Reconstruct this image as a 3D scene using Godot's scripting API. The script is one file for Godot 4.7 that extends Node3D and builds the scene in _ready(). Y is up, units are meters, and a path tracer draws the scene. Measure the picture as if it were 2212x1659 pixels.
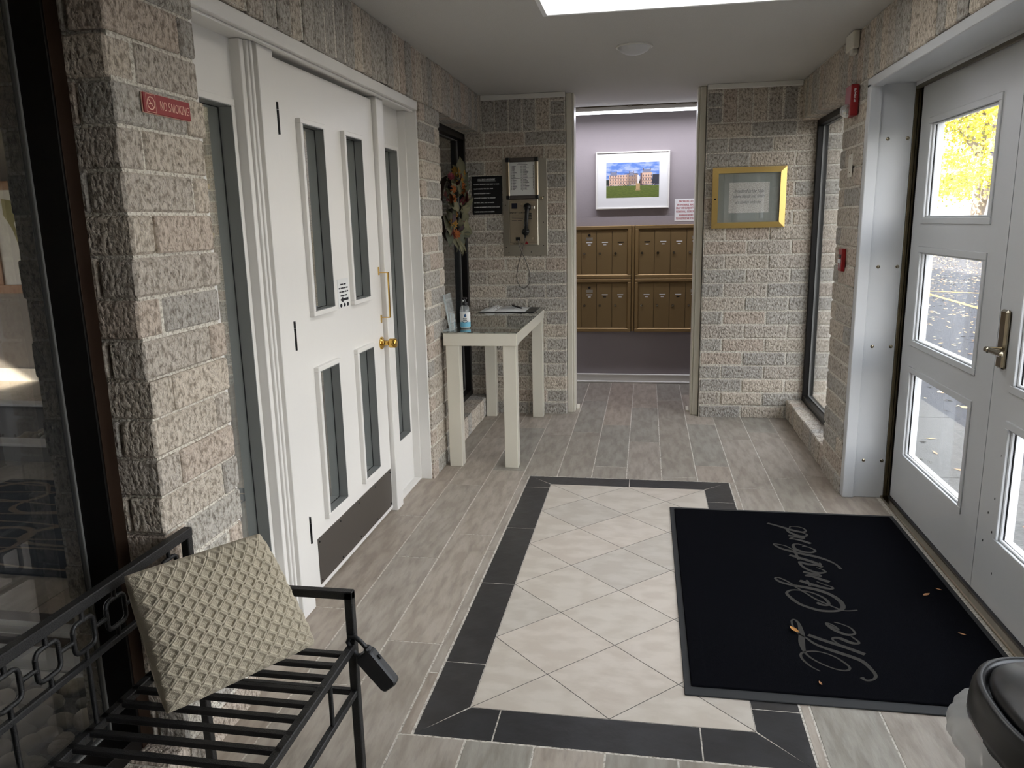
extends Node3D
# An apartment vestibule: brick walls, two white doors, mail room beyond. x right, y up, -z away from the camera.

const C := 0.1016      # one brick course
const MODULE := 0.3048 # one brick with its joint
const H := 2.383       # ceiling height
var M := {}
var off := {}
var rng := RandomNumberGenerator.new()
var brick_meshes := {}
var sans: SystemFont
var bold: SystemFont
var serif: SystemFont

func _ready() -> void:
	rng.seed = 7
	var cam := Camera3D.new()
	cam.name = "camera"
	cam.fov = 52.97
	cam.position = Vector3(1.2113, 1.4751, 5.8312)
	cam.rotation = Vector3(deg_to_rad(-11.8561), deg_to_rad(9.938), deg_to_rad(-1.2283))
	cam.near = 0.02
	cam.far = 400.0
	add_child(cam)
	var sky := ProceduralSkyMaterial.new()
	sky.sky_top_color = Color(0.84, 0.865, 0.9)
	sky.sky_horizon_color = Color(0.97, 0.955, 0.93)
	sky.ground_bottom_color = Color(0.3, 0.3, 0.3)
	sky.ground_horizon_color = Color(0.6, 0.62, 0.62)
	sky.sky_energy_multiplier = 1.0
	var env := Environment.new()
	env.background_mode = Environment.BG_SKY
	env.sky = Sky.new()
	env.sky.sky_material = sky
	env.tonemap_mode = Environment.TONE_MAPPER_LINEAR
	env.tonemap_exposure = 11.0
	env.sdfgi_enabled = true
	env.ssao_enabled = true
	env.ssil_enabled = true
	var we := WorldEnvironment.new()
	we.name = "world_environment"
	we.environment = env
	add_child(we)
	var sun := DirectionalLight3D.new()
	sun.name = "sun"
	sun.light_color = Color(1.0, 0.95, 0.86)
	sun.light_energy = 1.3
	sun.light_angular_distance = 1.0
	sun.shadow_enabled = true
	sun.look_at_from_position(Vector3(-6, 3.5, 3.2), Vector3.ZERO)
	add_child(sun)
	make_materials()
	shell()
	floors()
	door_left()
	door_right()
	windows()
	mail_room()
	lobby()
	outdoors()
	wall_things()
	table_things()
	bench_things()
	floor_things()

# ---------------------------------------------------------------- helpers
func nst() -> SurfaceTool:
	var s := SurfaceTool.new()
	s.begin(Mesh.PRIMITIVE_TRIANGLES)
	s.set_smooth_group(-1)
	return s

func tri(s: SurfaceTool, a: Vector3, b: Vector3, c: Vector3, out: Vector3) -> void:
	if (b - a).cross(c - a).dot(out) < 0.0:
		var t := b
		b = c
		c = t
	s.add_vertex(a)
	s.add_vertex(c)
	s.add_vertex(b)

func quad(s: SurfaceTool, a: Vector3, b: Vector3, c: Vector3, d: Vector3, out: Vector3) -> void:
	tri(s, a, b, c, out)
	tri(s, a, c, d, out)

# a chamfered box between two corners, xf turns it
func bx(s: SurfaceTool, lo: Vector3, hi: Vector3, b := 0.002, xf := Transform3D()) -> void:
	s.set_smooth_group(-1)
	var c := (lo + hi) / 2.0
	var h := (hi - lo).abs() / 2.0
	b = minf(b, minf(h.x, minf(h.y, h.z)) * 0.9)
	var p := []
	for a in 3:
		var e := Vector3(b, b, b)
		e[a] = 0.0
		var row := []
		for i in 8:
			var g := Vector3(1 if i & 1 else -1, 1 if i & 2 else -1, 1 if i & 4 else -1)
			row.append(xf * (c + g * (h - e)))
		p.append(row)
	var o := xf * c
	for a in 3:
		var u := (a + 1) % 3
		var v := (a + 2) % 3
		for k in 2:
			var i0 := k << a
			var q := [i0, i0 | (1 << u), i0 | (1 << u) | (1 << v), i0 | (1 << v)]
			quad(s, p[a][q[0]], p[a][q[1]], p[a][q[2]], p[a][q[3]], (p[a][q[0]] + p[a][q[2]]) / 2.0 - o)
		if b <= 0.0:
			continue
		for k in 4:   # the edges that run along axis a lie between faces u and v
			var i0 := ((k & 1) << u) | ((k >> 1) << v)
			var i1 := i0 | (1 << a)
			quad(s, p[u][i0], p[v][i0], p[v][i1], p[u][i1], (p[u][i0] + p[v][i1]) / 2.0 - o)
	if b > 0.0:
		for i in 8:
			tri(s, p[0][i], p[1][i], p[2][i], p[0][i] - o)

func frame_of(d: Vector3) -> Basis:
	var up := Vector3.UP if absf(d.normalized().y) < 0.9 else Vector3.RIGHT
	var x := up.cross(d).normalized()
	return Basis(x, d.normalized().cross(x).normalized(), d.normalized())

# a round bar from p to q
func cyl(s: SurfaceTool, p: Vector3, q: Vector3, r0: float, r1: float, n := 12, caps := true) -> void:
	var f := frame_of(q - p)
	for i in n:
		var a := TAU * i / n
		var b := TAU * (i + 1) / n
		var da := f.x * cos(a) + f.y * sin(a)
		var db := f.x * cos(b) + f.y * sin(b)
		s.set_smooth_group(1)
		quad(s, p + da * r0, p + db * r0, q + db * r1, q + da * r1, da + db)
		s.set_smooth_group(-1)
		if caps:
			tri(s, p, p + da * r0, p + db * r0, p - q)
			tri(s, q, q + da * r1, q + db * r1, q - p)

# a tube along points
func tube(s: SurfaceTool, pts: Array, r: float, n := 8) -> void:
	var rings := []
	var f := frame_of(pts[1] - pts[0])
	for i in pts.size():
		var d: Vector3 = (pts[mini(i + 1, pts.size() - 1)] - pts[maxi(i - 1, 0)]).normalized()
		var x := (f.x - d * f.x.dot(d)).normalized()
		f = Basis(x, d.cross(x), d)
		var ring := []
		for k in n:
			ring.append(pts[i] + (f.x * cos(TAU * k / n) + f.y * sin(TAU * k / n)) * r)
		rings.append(ring)
	s.set_smooth_group(1)
	for i in pts.size() - 1:
		for k in n:
			var m := (k + 1) % n
			quad(s, rings[i][k], rings[i][m], rings[i + 1][m], rings[i + 1][k], rings[i][k] + rings[i][m] - 2.0 * pts[i])
	s.set_smooth_group(-1)
	for k in n:
		tri(s, pts[0], rings[0][k], rings[0][(k + 1) % n], pts[0] - pts[1])
		tri(s, pts[-1], rings[-1][k], rings[-1][(k + 1) % n], pts[-1] - pts[-2])

# a turned shape: profile of (radius, height) about the y axis of xf; sx and sz stretch it, power squares it off
func lathe(s: SurfaceTool, prof: Array, xf: Transform3D, n := 24, sx := 1.0, sz := 1.0, power := 2.0) -> void:
	s.set_smooth_group(1)
	for j in prof.size() - 1:
		var A: Vector2 = prof[j]
		var B: Vector2 = prof[j + 1]
		var flat := absf(A.y - B.y) < 0.0001 and false
		for i in n:
			var q := []
			for e in [[A, i], [A, i + 1], [B, i + 1], [B, i]]:
				var t: float = TAU * e[1] / n
				var cx := signf(cos(t)) * pow(absf(cos(t)), 2.0 / power)
				var cz := signf(sin(t)) * pow(absf(sin(t)), 2.0 / power)
				q.append(Vector3(e[0].x * sx * cx, e[0].y, e[0].x * sz * cz))
			var mid: Vector3 = (q[0] + q[2]) / 2.0
			var nrm := Vector3(mid.x, 0, mid.z).normalized() * (B.y - A.y) + Vector3.UP * (A.x - B.x)
			if flat:
				continue
			if A.x > 0.00001:
				tri(s, xf * q[0], xf * q[1], xf * q[2], xf.basis * nrm)
			if B.x > 0.00001:
				tri(s, xf * q[0], xf * q[2], xf * q[3], xf.basis * nrm)
	s.set_smooth_group(-1)

# a polygon pushed out from z = 0 to z = d in the axes of xf
func ext(s: SurfaceTool, poly: PackedVector2Array, d: float, xf := Transform3D()) -> void:
	s.set_smooth_group(-1)
	var ids := Geometry2D.triangulate_polygon(poly)
	var up := xf.basis.z * signf(d)
	for i in range(0, ids.size(), 3):
		var a := poly[ids[i]]
		var b := poly[ids[i + 1]]
		var c := poly[ids[i + 2]]
		tri(s, xf * Vector3(a.x, a.y, d), xf * Vector3(b.x, b.y, d), xf * Vector3(c.x, c.y, d), up)
		tri(s, xf * Vector3(a.x, a.y, 0), xf * Vector3(b.x, b.y, 0), xf * Vector3(c.x, c.y, 0), -up)
	var cw := Geometry2D.is_polygon_clockwise(poly)
	for i in poly.size():
		var a := poly[i]
		var b := poly[(i + 1) % poly.size()]
		var n := Vector2(b.y - a.y, a.x - b.x) * (-1.0 if cw else 1.0)
		quad(s, xf * Vector3(a.x, a.y, 0), xf * Vector3(b.x, b.y, 0), xf * Vector3(b.x, b.y, d), xf * Vector3(a.x, a.y, d), xf.basis * Vector3(n.x, n.y, 0))

func oval(cx: float, cy: float, rx: float, ry: float, n := 24) -> PackedVector2Array:
	var p := PackedVector2Array()
	for i in n:
		p.append(Vector2(cx + rx * cos(TAU * i / n), cy + ry * sin(TAU * i / n)))
	return p

func round_rect(w: float, h: float, r: float, k := 4) -> PackedVector2Array:
	var p := PackedVector2Array()
	for c in 4:
		var o := Vector2((w / 2 - r) * (1 if c in [0, 3] else -1), (h / 2 - r) * (1 if c < 2 else -1))
		for i in k + 1:
			var a := PI / 2 * (c + float(i) / k)
			p.append(o + Vector2(cos(a), sin(a)) * r)
	return p

func obj(called: String, s: SurfaceTool, m: Material, parent: Node3D = self) -> MeshInstance3D:
	s.generate_normals()
	return put_mesh(called, s.commit(), m, parent)

func put_mesh(called: String, mesh: Mesh, m: Material, parent: Node3D = self) -> MeshInstance3D:
	var o := MeshInstance3D.new()
	o.name = called
	o.mesh = mesh
	o.material_override = m
	o.position = -off.get(parent, Vector3.ZERO)
	parent.add_child(o, true)
	return o

# a thing at its base; its parts are given in world coordinates unless turned is set
func thing(called: String, label: String, category: String, at: Vector3, group := "") -> Node3D:
	var o := Node3D.new()
	o.name = called
	o.position = at
	off[o] = at
	add_child(o, true)
	tag(o, label, category, group)
	return o

func tag(o: Node3D, label: String, category: String, group := "") -> Node3D:
	o.set_meta("label", label)
	o.set_meta("category", category)
	if group:
		o.set_meta("group", group)
	return o

func structure(called: String, label: String, category: String) -> Node3D:
	var o := Node3D.new()
	o.name = called
	add_child(o, true)
	o.set_meta("kind", "structure")
	tag(o, label, category)
	return o

# flat lettering: xf puts its centre, x along the line, z out of the surface
func words(s: SurfaceTool, text: String, height: float, xf: Transform3D, font: Font, width := 0.0, slant := 0.0, depth := 0.0008) -> void:
	var t := TextMesh.new()
	t.text = text
	t.font = font
	t.font_size = 24
	t.pixel_size = 0.01
	t.depth = 0.002
	t.curve_step = 2.0
	var box := t.get_aabb()
	var k := height / 0.175
	var kx := width / box.size.x if width > 0.0 else k
	var b := Basis(Vector3(kx, 0, 0), Vector3(slant * k, k, 0), Vector3(0, 0, depth / 0.002))
	s.append_from(t, 0, xf * Transform3D(b, b * -box.get_center()))

func letters(called: String, rows: Array, m: Material, parent: Node3D, font: Font) -> MeshInstance3D:
	var s := nst()
	for r in rows:   # [text, height, transform, width, slant]
		words(s, r[0], r[1], r[2], font, r[3] if r.size() > 3 else 0.0, r[4] if r.size() > 4 else 0.0)
	return put_mesh(called, s.commit(), m, parent)

func print_quad(s: SurfaceTool, a: Vector3, b: Vector3, c: Vector3, d: Vector3, out: Vector3) -> void:
	# a lower left, b lower right, c upper right, d upper left
	var uv := {a: Vector2(0, 1), b: Vector2(1, 1), c: Vector2(1, 0), d: Vector2(0, 0)}
	for t in [[a, b, c], [a, c, d]]:
		var q := [t[0], t[1], t[2]]
		if (q[1] - q[0]).cross(q[2] - q[0]).dot(out) < 0:
			q = [t[0], t[2], t[1]]
		for v in [q[0], q[2], q[1]]:
			s.set_uv(uv[v])
			s.add_vertex(v)

# ---------------------------------------------------------------- materials
func noise(freq: float, cols: Array, stops: Array, octaves := 4, ridged := false, seed_ := 1, side := 512, cell := false) -> NoiseTexture2D:
	var n := FastNoiseLite.new()
	n.seed = seed_
	n.noise_type = FastNoiseLite.TYPE_CELLULAR if cell else FastNoiseLite.TYPE_SIMPLEX_SMOOTH
	n.frequency = freq
	n.fractal_type = FastNoiseLite.FRACTAL_RIDGED if ridged else FastNoiseLite.FRACTAL_FBM
	n.fractal_octaves = octaves
	var t := NoiseTexture2D.new()
	t.width = side
	t.height = side
	t.seamless = true
	t.noise = n
	var g := Gradient.new()
	g.colors = PackedColorArray(cols)
	g.offsets = PackedFloat32Array(stops)
	t.color_ramp = g
	return t

func mat(color: Color, rough := 0.6, metal := 0.0, spec := 0.5) -> StandardMaterial3D:
	var m := StandardMaterial3D.new()
	m.albedo_color = color
	m.roughness = rough
	m.metallic = metal
	m.metallic_specular = spec
	return m

func tri_map(m: StandardMaterial3D, tex: Texture2D, scale: Vector3, height: Texture2D = null, relief := 0.0, shift := Vector3.ZERO, world := true) -> StandardMaterial3D:
	m.uv1_triplanar = true
	m.uv1_world_triplanar = world
	m.uv1_scale = scale
	m.uv1_offset = shift
	if tex:
		m.albedo_texture = tex
	if height:
		m.heightmap_enabled = true
		m.heightmap_texture = height
		m.heightmap_scale = relief
	return m

func add_marks(m: StandardMaterial3D, tex: Texture2D, scale: Vector3, shift := Vector3.ZERO) -> void:
	m.detail_enabled = true
	m.detail_uv_layer = BaseMaterial3D.DETAIL_UV_2
	m.detail_albedo = tex
	m.detail_blend_mode = BaseMaterial3D.BLEND_MODE_MIX
	m.uv2_triplanar = true
	m.uv2_world_triplanar = true
	m.uv2_scale = scale
	m.uv2_offset = shift

func glass(alpha := 0.06, tint := Color(0.9, 0.95, 0.95)) -> StandardMaterial3D:
	var m := mat(Color(tint.r, tint.g, tint.b, alpha), 0.0)
	m.transparency = BaseMaterial3D.TRANSPARENCY_ALPHA
	return m

func make_materials() -> void:
	sans = SystemFont.new()
	sans.font_names = PackedStringArray(["Droid Sans"])
	bold = SystemFont.new()
	bold.font_names = PackedStringArray(["Droid Sans"])
	bold.font_weight = 700
	serif = SystemFont.new()
	serif.font_names = PackedStringArray(["Droid Serif"])
	var mottled := noise(0.03, [Color(0.72, 0.7, 0.68), Color(0.92, 0.91, 0.9), Color(0.96, 0.955, 0.95), Color(1, 1, 1)], [0.2, 0.42, 0.6, 0.8], 5)
	var rough_h := noise(0.035, [Color.BLACK, Color(0.75, 0.75, 0.75), Color.WHITE], [0.2, 0.5, 0.8], 5, false, 5)
	var marks := brick_marks()
	var tints := [Color(0.82, 0.785, 0.73), Color(0.79, 0.76, 0.715), Color(0.85, 0.81, 0.75), Color(0.74, 0.725, 0.695), Color(0.81, 0.76, 0.705), Color(0.77, 0.755, 0.72)]
	M.bricks = []
	for i in tints.size():
		var b := mat(tints[i], 0.9, 0.0, 0.35)
		tri_map(b, mottled, Vector3(3.1, 2.2, 3.1), rough_h, 0.45, Vector3(i * 0.37, i * 0.21, i * 0.53))
		add_marks(b, marks, Vector3(2.9, 1.7, 2.9), Vector3(i * 0.23, i * 0.41, i * 0.17))
		M.bricks.append(b)
	M.mortar = tri_map(mat(Color(0.9, 0.885, 0.84), 0.95, 0, 0.3), mottled, Vector3(5, 5, 5), rough_h, 0.2)
	M.brick_plain = M.bricks[1]
	M.white = tri_map(mat(Color(0.9, 0.89, 0.87), 0.32), null, Vector3(2, 1, 2), noise(0.01, [Color.BLACK, Color.WHITE], [0.3, 0.7], 4, false, 21), 0.02)
	M.frame_white = mat(Color(0.88, 0.87, 0.84), 0.35)
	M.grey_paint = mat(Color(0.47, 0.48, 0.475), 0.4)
	M.cream = mat(Color(0.83, 0.81, 0.75), 0.4)
	M.door_white_shaded = mat(Color(0.78, 0.785, 0.79), 0.34)  # entrance door white, lowered so its backlit shade is in the colour
	M.ceiling = tri_map(mat(Color(0.78, 0.77, 0.75), 0.9), null, Vector3(9, 9, 9), noise(0.05, [Color.BLACK, Color.WHITE], [0.3, 0.7], 3, false, 31), 0.05)
	M.glass = glass(0.04)
	M.smoked = glass(0.42, Color(0.16, 0.17, 0.18))
	M.black = mat(Color(0.03, 0.03, 0.035), 0.35)
	M.bronze_frame = mat(Color(0.07, 0.06, 0.055), 0.38, 0.5)
	M.bronze_light = mat(Color(0.22, 0.16, 0.12), 0.4, 0.6)
	M.gasket = mat(Color(0.45, 0.45, 0.44), 0.4)
	M.bronze_seal = mat(Color(0.36, 0.32, 0.24), 0.35, 0.8)
	M.brass = mat(Color(0.84, 0.68, 0.36), 0.18, 1.0)
	M.nickel = mat(Color(0.62, 0.58, 0.5), 0.22, 1.0)
	M.steel = tri_map(mat(Color(0.7, 0.68, 0.63), 0.33, 1.0), null, Vector3(1, 30, 1), noise(0.02, [Color.BLACK, Color.WHITE], [0.3, 0.7], 3, false, 41), 0.01)
	M.kick = mat(Color(0.4, 0.38, 0.36), 0.38, 0.7)
	M.hinge = mat(Color(0.1, 0.1, 0.1), 0.3, 0.7)
	var grain := noise(0.008, [Color(0.9, 0.89, 0.88), Color(0.96, 0.955, 0.95), Color(1, 1, 1)], [0.25, 0.5, 0.75], 5, false, 51)
	var veins := noise(0.012, [Color(0.42, 0.39, 0.36, 0), Color(0.42, 0.39, 0.36, 0), Color(0.44, 0.41, 0.38, 0.25)], [0.0, 0.6, 0.85], 5, false, 52)
	var plank_h := noise(0.012, [Color.BLACK, Color.WHITE], [0.25, 0.75], 5, false, 53)
	M.planks = []
	for i in 5:
		var t: Color = [Color(0.665, 0.63, 0.585), Color(0.635, 0.605, 0.56), Color(0.69, 0.65, 0.6), Color(0.62, 0.6, 0.56), Color(0.665, 0.62, 0.57)][i]
		var p := tri_map(mat(t, 0.42, 0, 0.4), grain, Vector3(4.0, 1, 1.0), plank_h, 0.06, Vector3(i * 0.31, 0, i * 0.47))
		add_marks(p, veins, Vector3(4.5, 1, 0.9), Vector3(i * 0.27, 0, i * 0.39))
		M.planks.append(p)
	M.grout = tri_map(mat(Color(0.84, 0.82, 0.78), 0.9), mottled, Vector3(4, 4, 4))
	M.diamond = []
	for i in 3:
		var t: Color = [Color(0.8, 0.765, 0.715), Color(0.775, 0.745, 0.7), Color(0.81, 0.77, 0.72)][i]
		M.diamond.append(tri_map(mat(t, 0.4, 0, 0.4), noise(0.006, [Color(0.95, 0.945, 0.935), Color(1, 1, 1)], [0.3, 0.7], 5, false, 60 + i), Vector3(1.6, 1, 2.6), plank_h, 0.03, Vector3(i * 0.3, 0, i * 0.7)))
	M.dark_grout = mat(Color(0.38, 0.36, 0.34), 0.9)
	M.slate = []
	for i in 2:
		M.slate.append(tri_map(mat([Color(0.2, 0.2, 0.205), Color(0.225, 0.22, 0.22)][i], 0.35, 0, 0.45), grain, Vector3(2, 1, 2), plank_h, 0.04))
	M.rubber = mat(Color(0.13, 0.135, 0.14), 0.75)
	M.pile = tri_map(mat(Color(0.1, 0.105, 0.135), 0.98, 0, 0.15), noise(0.2, [Color(0.45, 0.45, 0.48), Color(1, 1, 1)], [0.3, 0.7], 2, false, 70), Vector3(6, 6, 6), noise(0.25, [Color.BLACK, Color.WHITE], [0.3, 0.7], 2, false, 71), 0.5)
	M.pile_script = tri_map(mat(Color(0.31, 0.3, 0.285), 0.98, 0, 0.15), noise(0.2, [Color(0.6, 0.6, 0.6), Color(1, 1, 1)], [0.3, 0.7], 2, false, 70), Vector3(6, 6, 6))
	M.paper = mat(Color(0.88, 0.88, 0.87), 0.8)
	M.ink = mat(Color(0.07, 0.07, 0.09), 0.8)
	M.red_ink = mat(Color(0.62, 0.14, 0.18), 0.8)
	M.purple = tri_map(mat(Color(0.59, 0.56, 0.565), 0.75), null, Vector3(9, 9, 9), noise(0.05, [Color.BLACK, Color.WHITE], [0.3, 0.7], 3, false, 31), 0.03)
	M.mailbox = mat(Color(0.56, 0.46, 0.3), 0.42, 0.45)
	M.mailbox_door = mat(Color(0.53, 0.44, 0.29), 0.45, 0.4)
	M.iron = tri_map(mat(Color(0.045, 0.047, 0.052), 0.5), null, Vector3(8, 8, 8), noise(0.08, [Color.BLACK, Color.WHITE], [0.3, 0.7], 3, false, 81), 0.04)
	M.red = mat(Color(0.55, 0.06, 0.08), 0.4)

# thin upright cracks and stippling, thicker in some patches than in others
func brick_marks() -> ImageTexture:
	var src := []
	for q in [[0.016, 2, true, 11], [0.012, 3, false, 12], [0.13, 2, false, 13]]:
		var n := FastNoiseLite.new()
		n.noise_type = FastNoiseLite.TYPE_SIMPLEX_SMOOTH
		n.frequency = q[0]
		n.fractal_octaves = q[1]
		n.fractal_type = FastNoiseLite.FRACTAL_RIDGED if q[2] else FastNoiseLite.FRACTAL_FBM
		n.seed = q[3]
		src.append(n.get_seamless_image(512, 512).get_data())
	var out := PackedByteArray()
	out.resize(512 * 512 * 4)
	var r: PackedByteArray = src[0]
	var p: PackedByteArray = src[1]
	var f: PackedByteArray = src[2]
	for i in 512 * 512:
		var patch := smoothstep(120.0, 165.0, p[i])
		var a := smoothstep(226.0, 246.0, r[i]) * patch * 0.7 + smoothstep(145.0, 190.0, f[i]) * (0.06 + 0.4 * (1.0 - patch))
		out[i * 4] = 84
		out[i * 4 + 1] = 77
		out[i * 4 + 2] = 70
		out[i * 4 + 3] = int(255.0 * clampf(a, 0.0, 0.8))
	return ImageTexture.create_from_image(Image.create_from_data(512, 512, false, Image.FORMAT_RGBA8, out))

# ---------------------------------------------------------------- bricks
func brick(par: Node3D, lo: Vector3, hi: Vector3, tone := -1) -> void:
	var size := (hi - lo).abs()
	var variant := rng.randi() % 3
	var key := "%d %d %d %d" % [roundi(size.x * 1000), roundi(size.y * 1000), roundi(size.z * 1000), variant]
	if not brick_meshes.has(key):
		var s := nst()
		var j := Basis.from_euler(Vector3(rng.randf_range(-1, 1), rng.randf_range(-1, 1), rng.randf_range(-1, 1)) * 0.006)
		bx(s, -size / 2, size / 2, 0.004 + 0.0015 * variant, Transform3D(j, Vector3.ZERO))
		s.generate_normals()
		brick_meshes[key] = s.commit()
	var o := MeshInstance3D.new()
	o.name = "brick"
	o.mesh = brick_meshes[key]
	o.material_override = M.bricks[rng.randi() % M.bricks.size() if tone < 0 else tone]
	o.position = (lo + hi) / 2.0
	par.add_child(o, true)

# running bond on the plane through o: u along the wall, n out of it
func bond(par: Node3D, o: Vector3, u: Vector3, n: Vector3, width: float, y0: float, rows: int, first: float, second: float, depth := 0.09, jitter := 0.003) -> void:
	for r in rows:
		var t: float = fposmod(first if r % 2 == 0 else second, MODULE) - MODULE
		var y := y0 + r * C
		while t < width:
			var a := maxf(t + 0.005, 0.0)
			var b := minf(t + MODULE - 0.005, width)
			if b - a > 0.02:
				var j := n * rng.randf_range(-jitter, jitter)
				brick(par, o + u * a + Vector3.UP * (y + 0.005) + j, o + u * b + Vector3.UP * (y + C - 0.005) - n * depth + j)
			t += MODULE

func soldiers(par: Node3D, o: Vector3, u: Vector3, n: Vector3, count: int, y0: float, y1: float, depth: float, pitch := C) -> void:
	for k in count:
		var j := n * rng.randf_range(-0.004, 0.003) + Vector3.UP * rng.randf_range(-0.003, 0.004)
		var a := o + u * (k * pitch + 0.005)
		brick(par, Vector3(a.x, y0, a.z) + j, Vector3(0, y1, 0) + Vector3(1, 0, 1) * (a + u * (pitch - 0.01) - n * depth) + j)

func block(called: String, par: Node3D, m: Material, boxes: Array, b := 0.0) -> MeshInstance3D:
	var s := nst()
	for q in boxes:
		bx(s, Vector3(q[0], q[1], q[2]), Vector3(q[3], q[4], q[5]), b)
	return obj(called, s, m, par)

func sill(par: Node3D, x0: float, x1: float, z0: float, count: int, top: float, rise: float) -> void:
	# rowlock bricks across the foot of a window, x0 the room side
	for k in count:
		var z := z0 + k * C
		var j := rng.randf_range(-0.004, 0.004)
		brick(par, Vector3(x0 + signf(x0 - x1) * j, 0.004, z + 0.004), Vector3(x1, top + j * 0.5, z + C - 0.004))
	block("sill_bed", par, M.mortar, [[minf(x0, x1) + 0.008, 0.0, z0, maxf(x0, x1) - 0.008, top - 0.008, z0 + count * C]])

func shell() -> void:
	# back wall: left and right of the mail room opening, soldier course on top
	var w := structure("wall_back", "grey whitewashed brick wall either side of the mail room opening", "wall")
	block("mortar_bed", w, M.mortar, [[-0.34, 0, -0.2, 0.618, H, -0.006], [1.622, 0, -0.2, 2.84, H, -0.006]])
	bond(w, Vector3(-0.34, 0, 0), Vector3.RIGHT, Vector3.BACK, 0.96, -0.0102, 21, 0.357, 0.5, 0.09)
	bond(w, Vector3(1.62, 0, 0), Vector3.RIGHT, Vector3.BACK, 1.22, -0.0102, 21, 0.306, 0.154, 0.09)
	soldiers(w, Vector3(0.0, 0, 0), Vector3.RIGHT, Vector3.BACK, 5, 2.128, 2.372, 0.09)
	soldiers(w, Vector3(1.725, 0, 0), Vector3.RIGHT, Vector3.BACK, 11, 2.128, 2.372, 0.09)
	for x in [[0.513, 0.616], [1.624, 1.72]]:
		brick(w, Vector3(x[0], 2.128, 0), Vector3(x[1], 2.226, -0.09), 3)
		brick(w, Vector3(x[0], 2.236, 0), Vector3(x[1], 2.326, -0.09), 3)
		brick(w, Vector3(x[0], 2.336, 0), Vector3(x[1], 2.372, -0.09), 1)
	var t := structure("trim_1", "narrow white strip where the ceiling meets the back brick wall", "trim")
	block("strip", t, M.frame_white, [[0.0, 2.348, 0, 0.622, H, 0.022], [1.618, 2.348, 0, 2.254, H, 0.022]], 0.004)
	# left wall
	w = structure("wall_left", "grey brick piers and upright brick course round the inner door and windows", "wall")
	block("mortar_bed", w, M.mortar, [[-0.32, 0, 1.224, -0.006, 2.12, 1.612], [-0.315, 0, 3.785, -0.007, 2.12, 4.132], [-0.32, 2.126, -0.0, -0.006, H + 0.02, 5.5]])
	block("plain_wall", w, M.brick_plain, [[-0.32, 0, 5.37, 0, H, 7.4]])
	soldiers(w, Vector3(0, 0, 0.004), Vector3.BACK, Vector3.RIGHT, 54, 2.12, 2.381, 0.118)
	for r in 21:   # the pier between far window and inner door
		var y := -0.0102 + r * C
		var j := rng.randf_range(-0.005, 0.005)
		var e := rng.randf_range(-0.006, 0.006)
		var cut: float = [1.519, 1.32][r % 2]
		brick(w, Vector3(-0.3 if r % 2 == 0 else -0.092, y + 0.005, cut + 0.005) + Vector3(0, 0, 0), Vector3(j, y + C - 0.005, 1.622 + e))
		brick(w, Vector3(-0.092 if r % 2 == 0 else -0.3, y + 0.005, 1.217 - e), Vector3(j * 0.6, y + C - 0.005, cut - 0.005))
	for r in 21:   # the near pier, its lit face to the room and its dark face to the window
		var y := -0.0102 + r * C
		var j := rng.randf_range(-0.007, 0.006)
		var e := rng.randf_range(-0.012, 0.01)
		var f := rng.randf_range(-0.012, 0.008)
		if r % 2 == 0:
			brick(w, Vector3(-0.3, y + 0.004, 4.05), Vector3(j, y + C - 0.004, 4.143 + e * 0.6))
			brick(w, Vector3(-0.092, y + 0.004, 3.775 + f), Vector3(j * 0.7, y + C - 0.004, 4.041))
		else:
			brick(w, Vector3(-0.092, y + 0.004, 3.852), Vector3(j, y + C - 0.004, 4.143 + e * 0.6))
			brick(w, Vector3(-0.315, y + 0.004, 4.05), Vector3(-0.1, y + C - 0.004, 4.143 + e * 0.4))
			brick(w, Vector3(-0.092, y + 0.004, 3.772 + f), Vector3(j * 0.6, y + C - 0.004, 3.843))
	sill(w, 0.0, -0.2, 0.0, 12, 0.148, 0.0)
	sill(w, 0.0, -0.2, 4.142, 12, 0.1, 0.0)
	# right wall
	w = structure("wall_right", "grey brick pier, sill and upright brick course round the entrance door", "wall")
	block("mortar_bed", w, M.mortar, [[2.26, 0, 1.22, 2.56, 2.12, 1.62], [2.26, 0, 3.83, 2.56, 2.12, 4.14], [2.26, 2.126, 0, 2.56, H + 0.02, 5.5], [2.37, 0, 1.62, 2.56, 2.12, 1.66]])
	block("plain_wall", w, M.brick_plain, [[2.254, 0, 5.37, 2.56, H, 7.4]])
	soldiers(w, Vector3(2.254, 0, 0.004), Vector3.BACK, Vector3.LEFT, 54, 2.117, 2.381, 0.118)
	for r in 21:
		var y := -0.0102 + r * C
		var j := rng.randf_range(-0.004, 0.004)
		var e := rng.randf_range(-0.004, 0.004)
		var cut: float = [1.52, 1.32][r % 2]
		brick(w, Vector3(2.254 + j, y + 0.005, cut + 0.005), Vector3(2.346, y + C - 0.005, 1.634 + e))
		brick(w, Vector3(2.254 + j * 0.6, y + 0.005, 1.21 + e), Vector3(2.55 if r % 2 else 2.346, y + C - 0.005, cut - 0.005))
		brick(w, Vector3(2.254 + j, y + 0.005, 3.825), Vector3(2.346, y + C - 0.005, 4.14))
	sill(w, 2.255, 2.42, 0.0, 12, 0.142, 0.0)
	sill(w, 2.255, 2.42, 4.142, 12, 0.142, 0.0)
	w = structure("wall_near", "plain wall behind the camera", "wall")
	block("plain_wall", w, mat(Color(0.3, 0.26, 0.23), 0.6), [[-0.32, 0, 7.2, 2.56, H, 7.4]])
	# ceiling with the skylight cut out, and the white shaft above it
	w = structure("ceiling", "flat white textured ceiling with a square skylight well", "ceiling")
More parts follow.
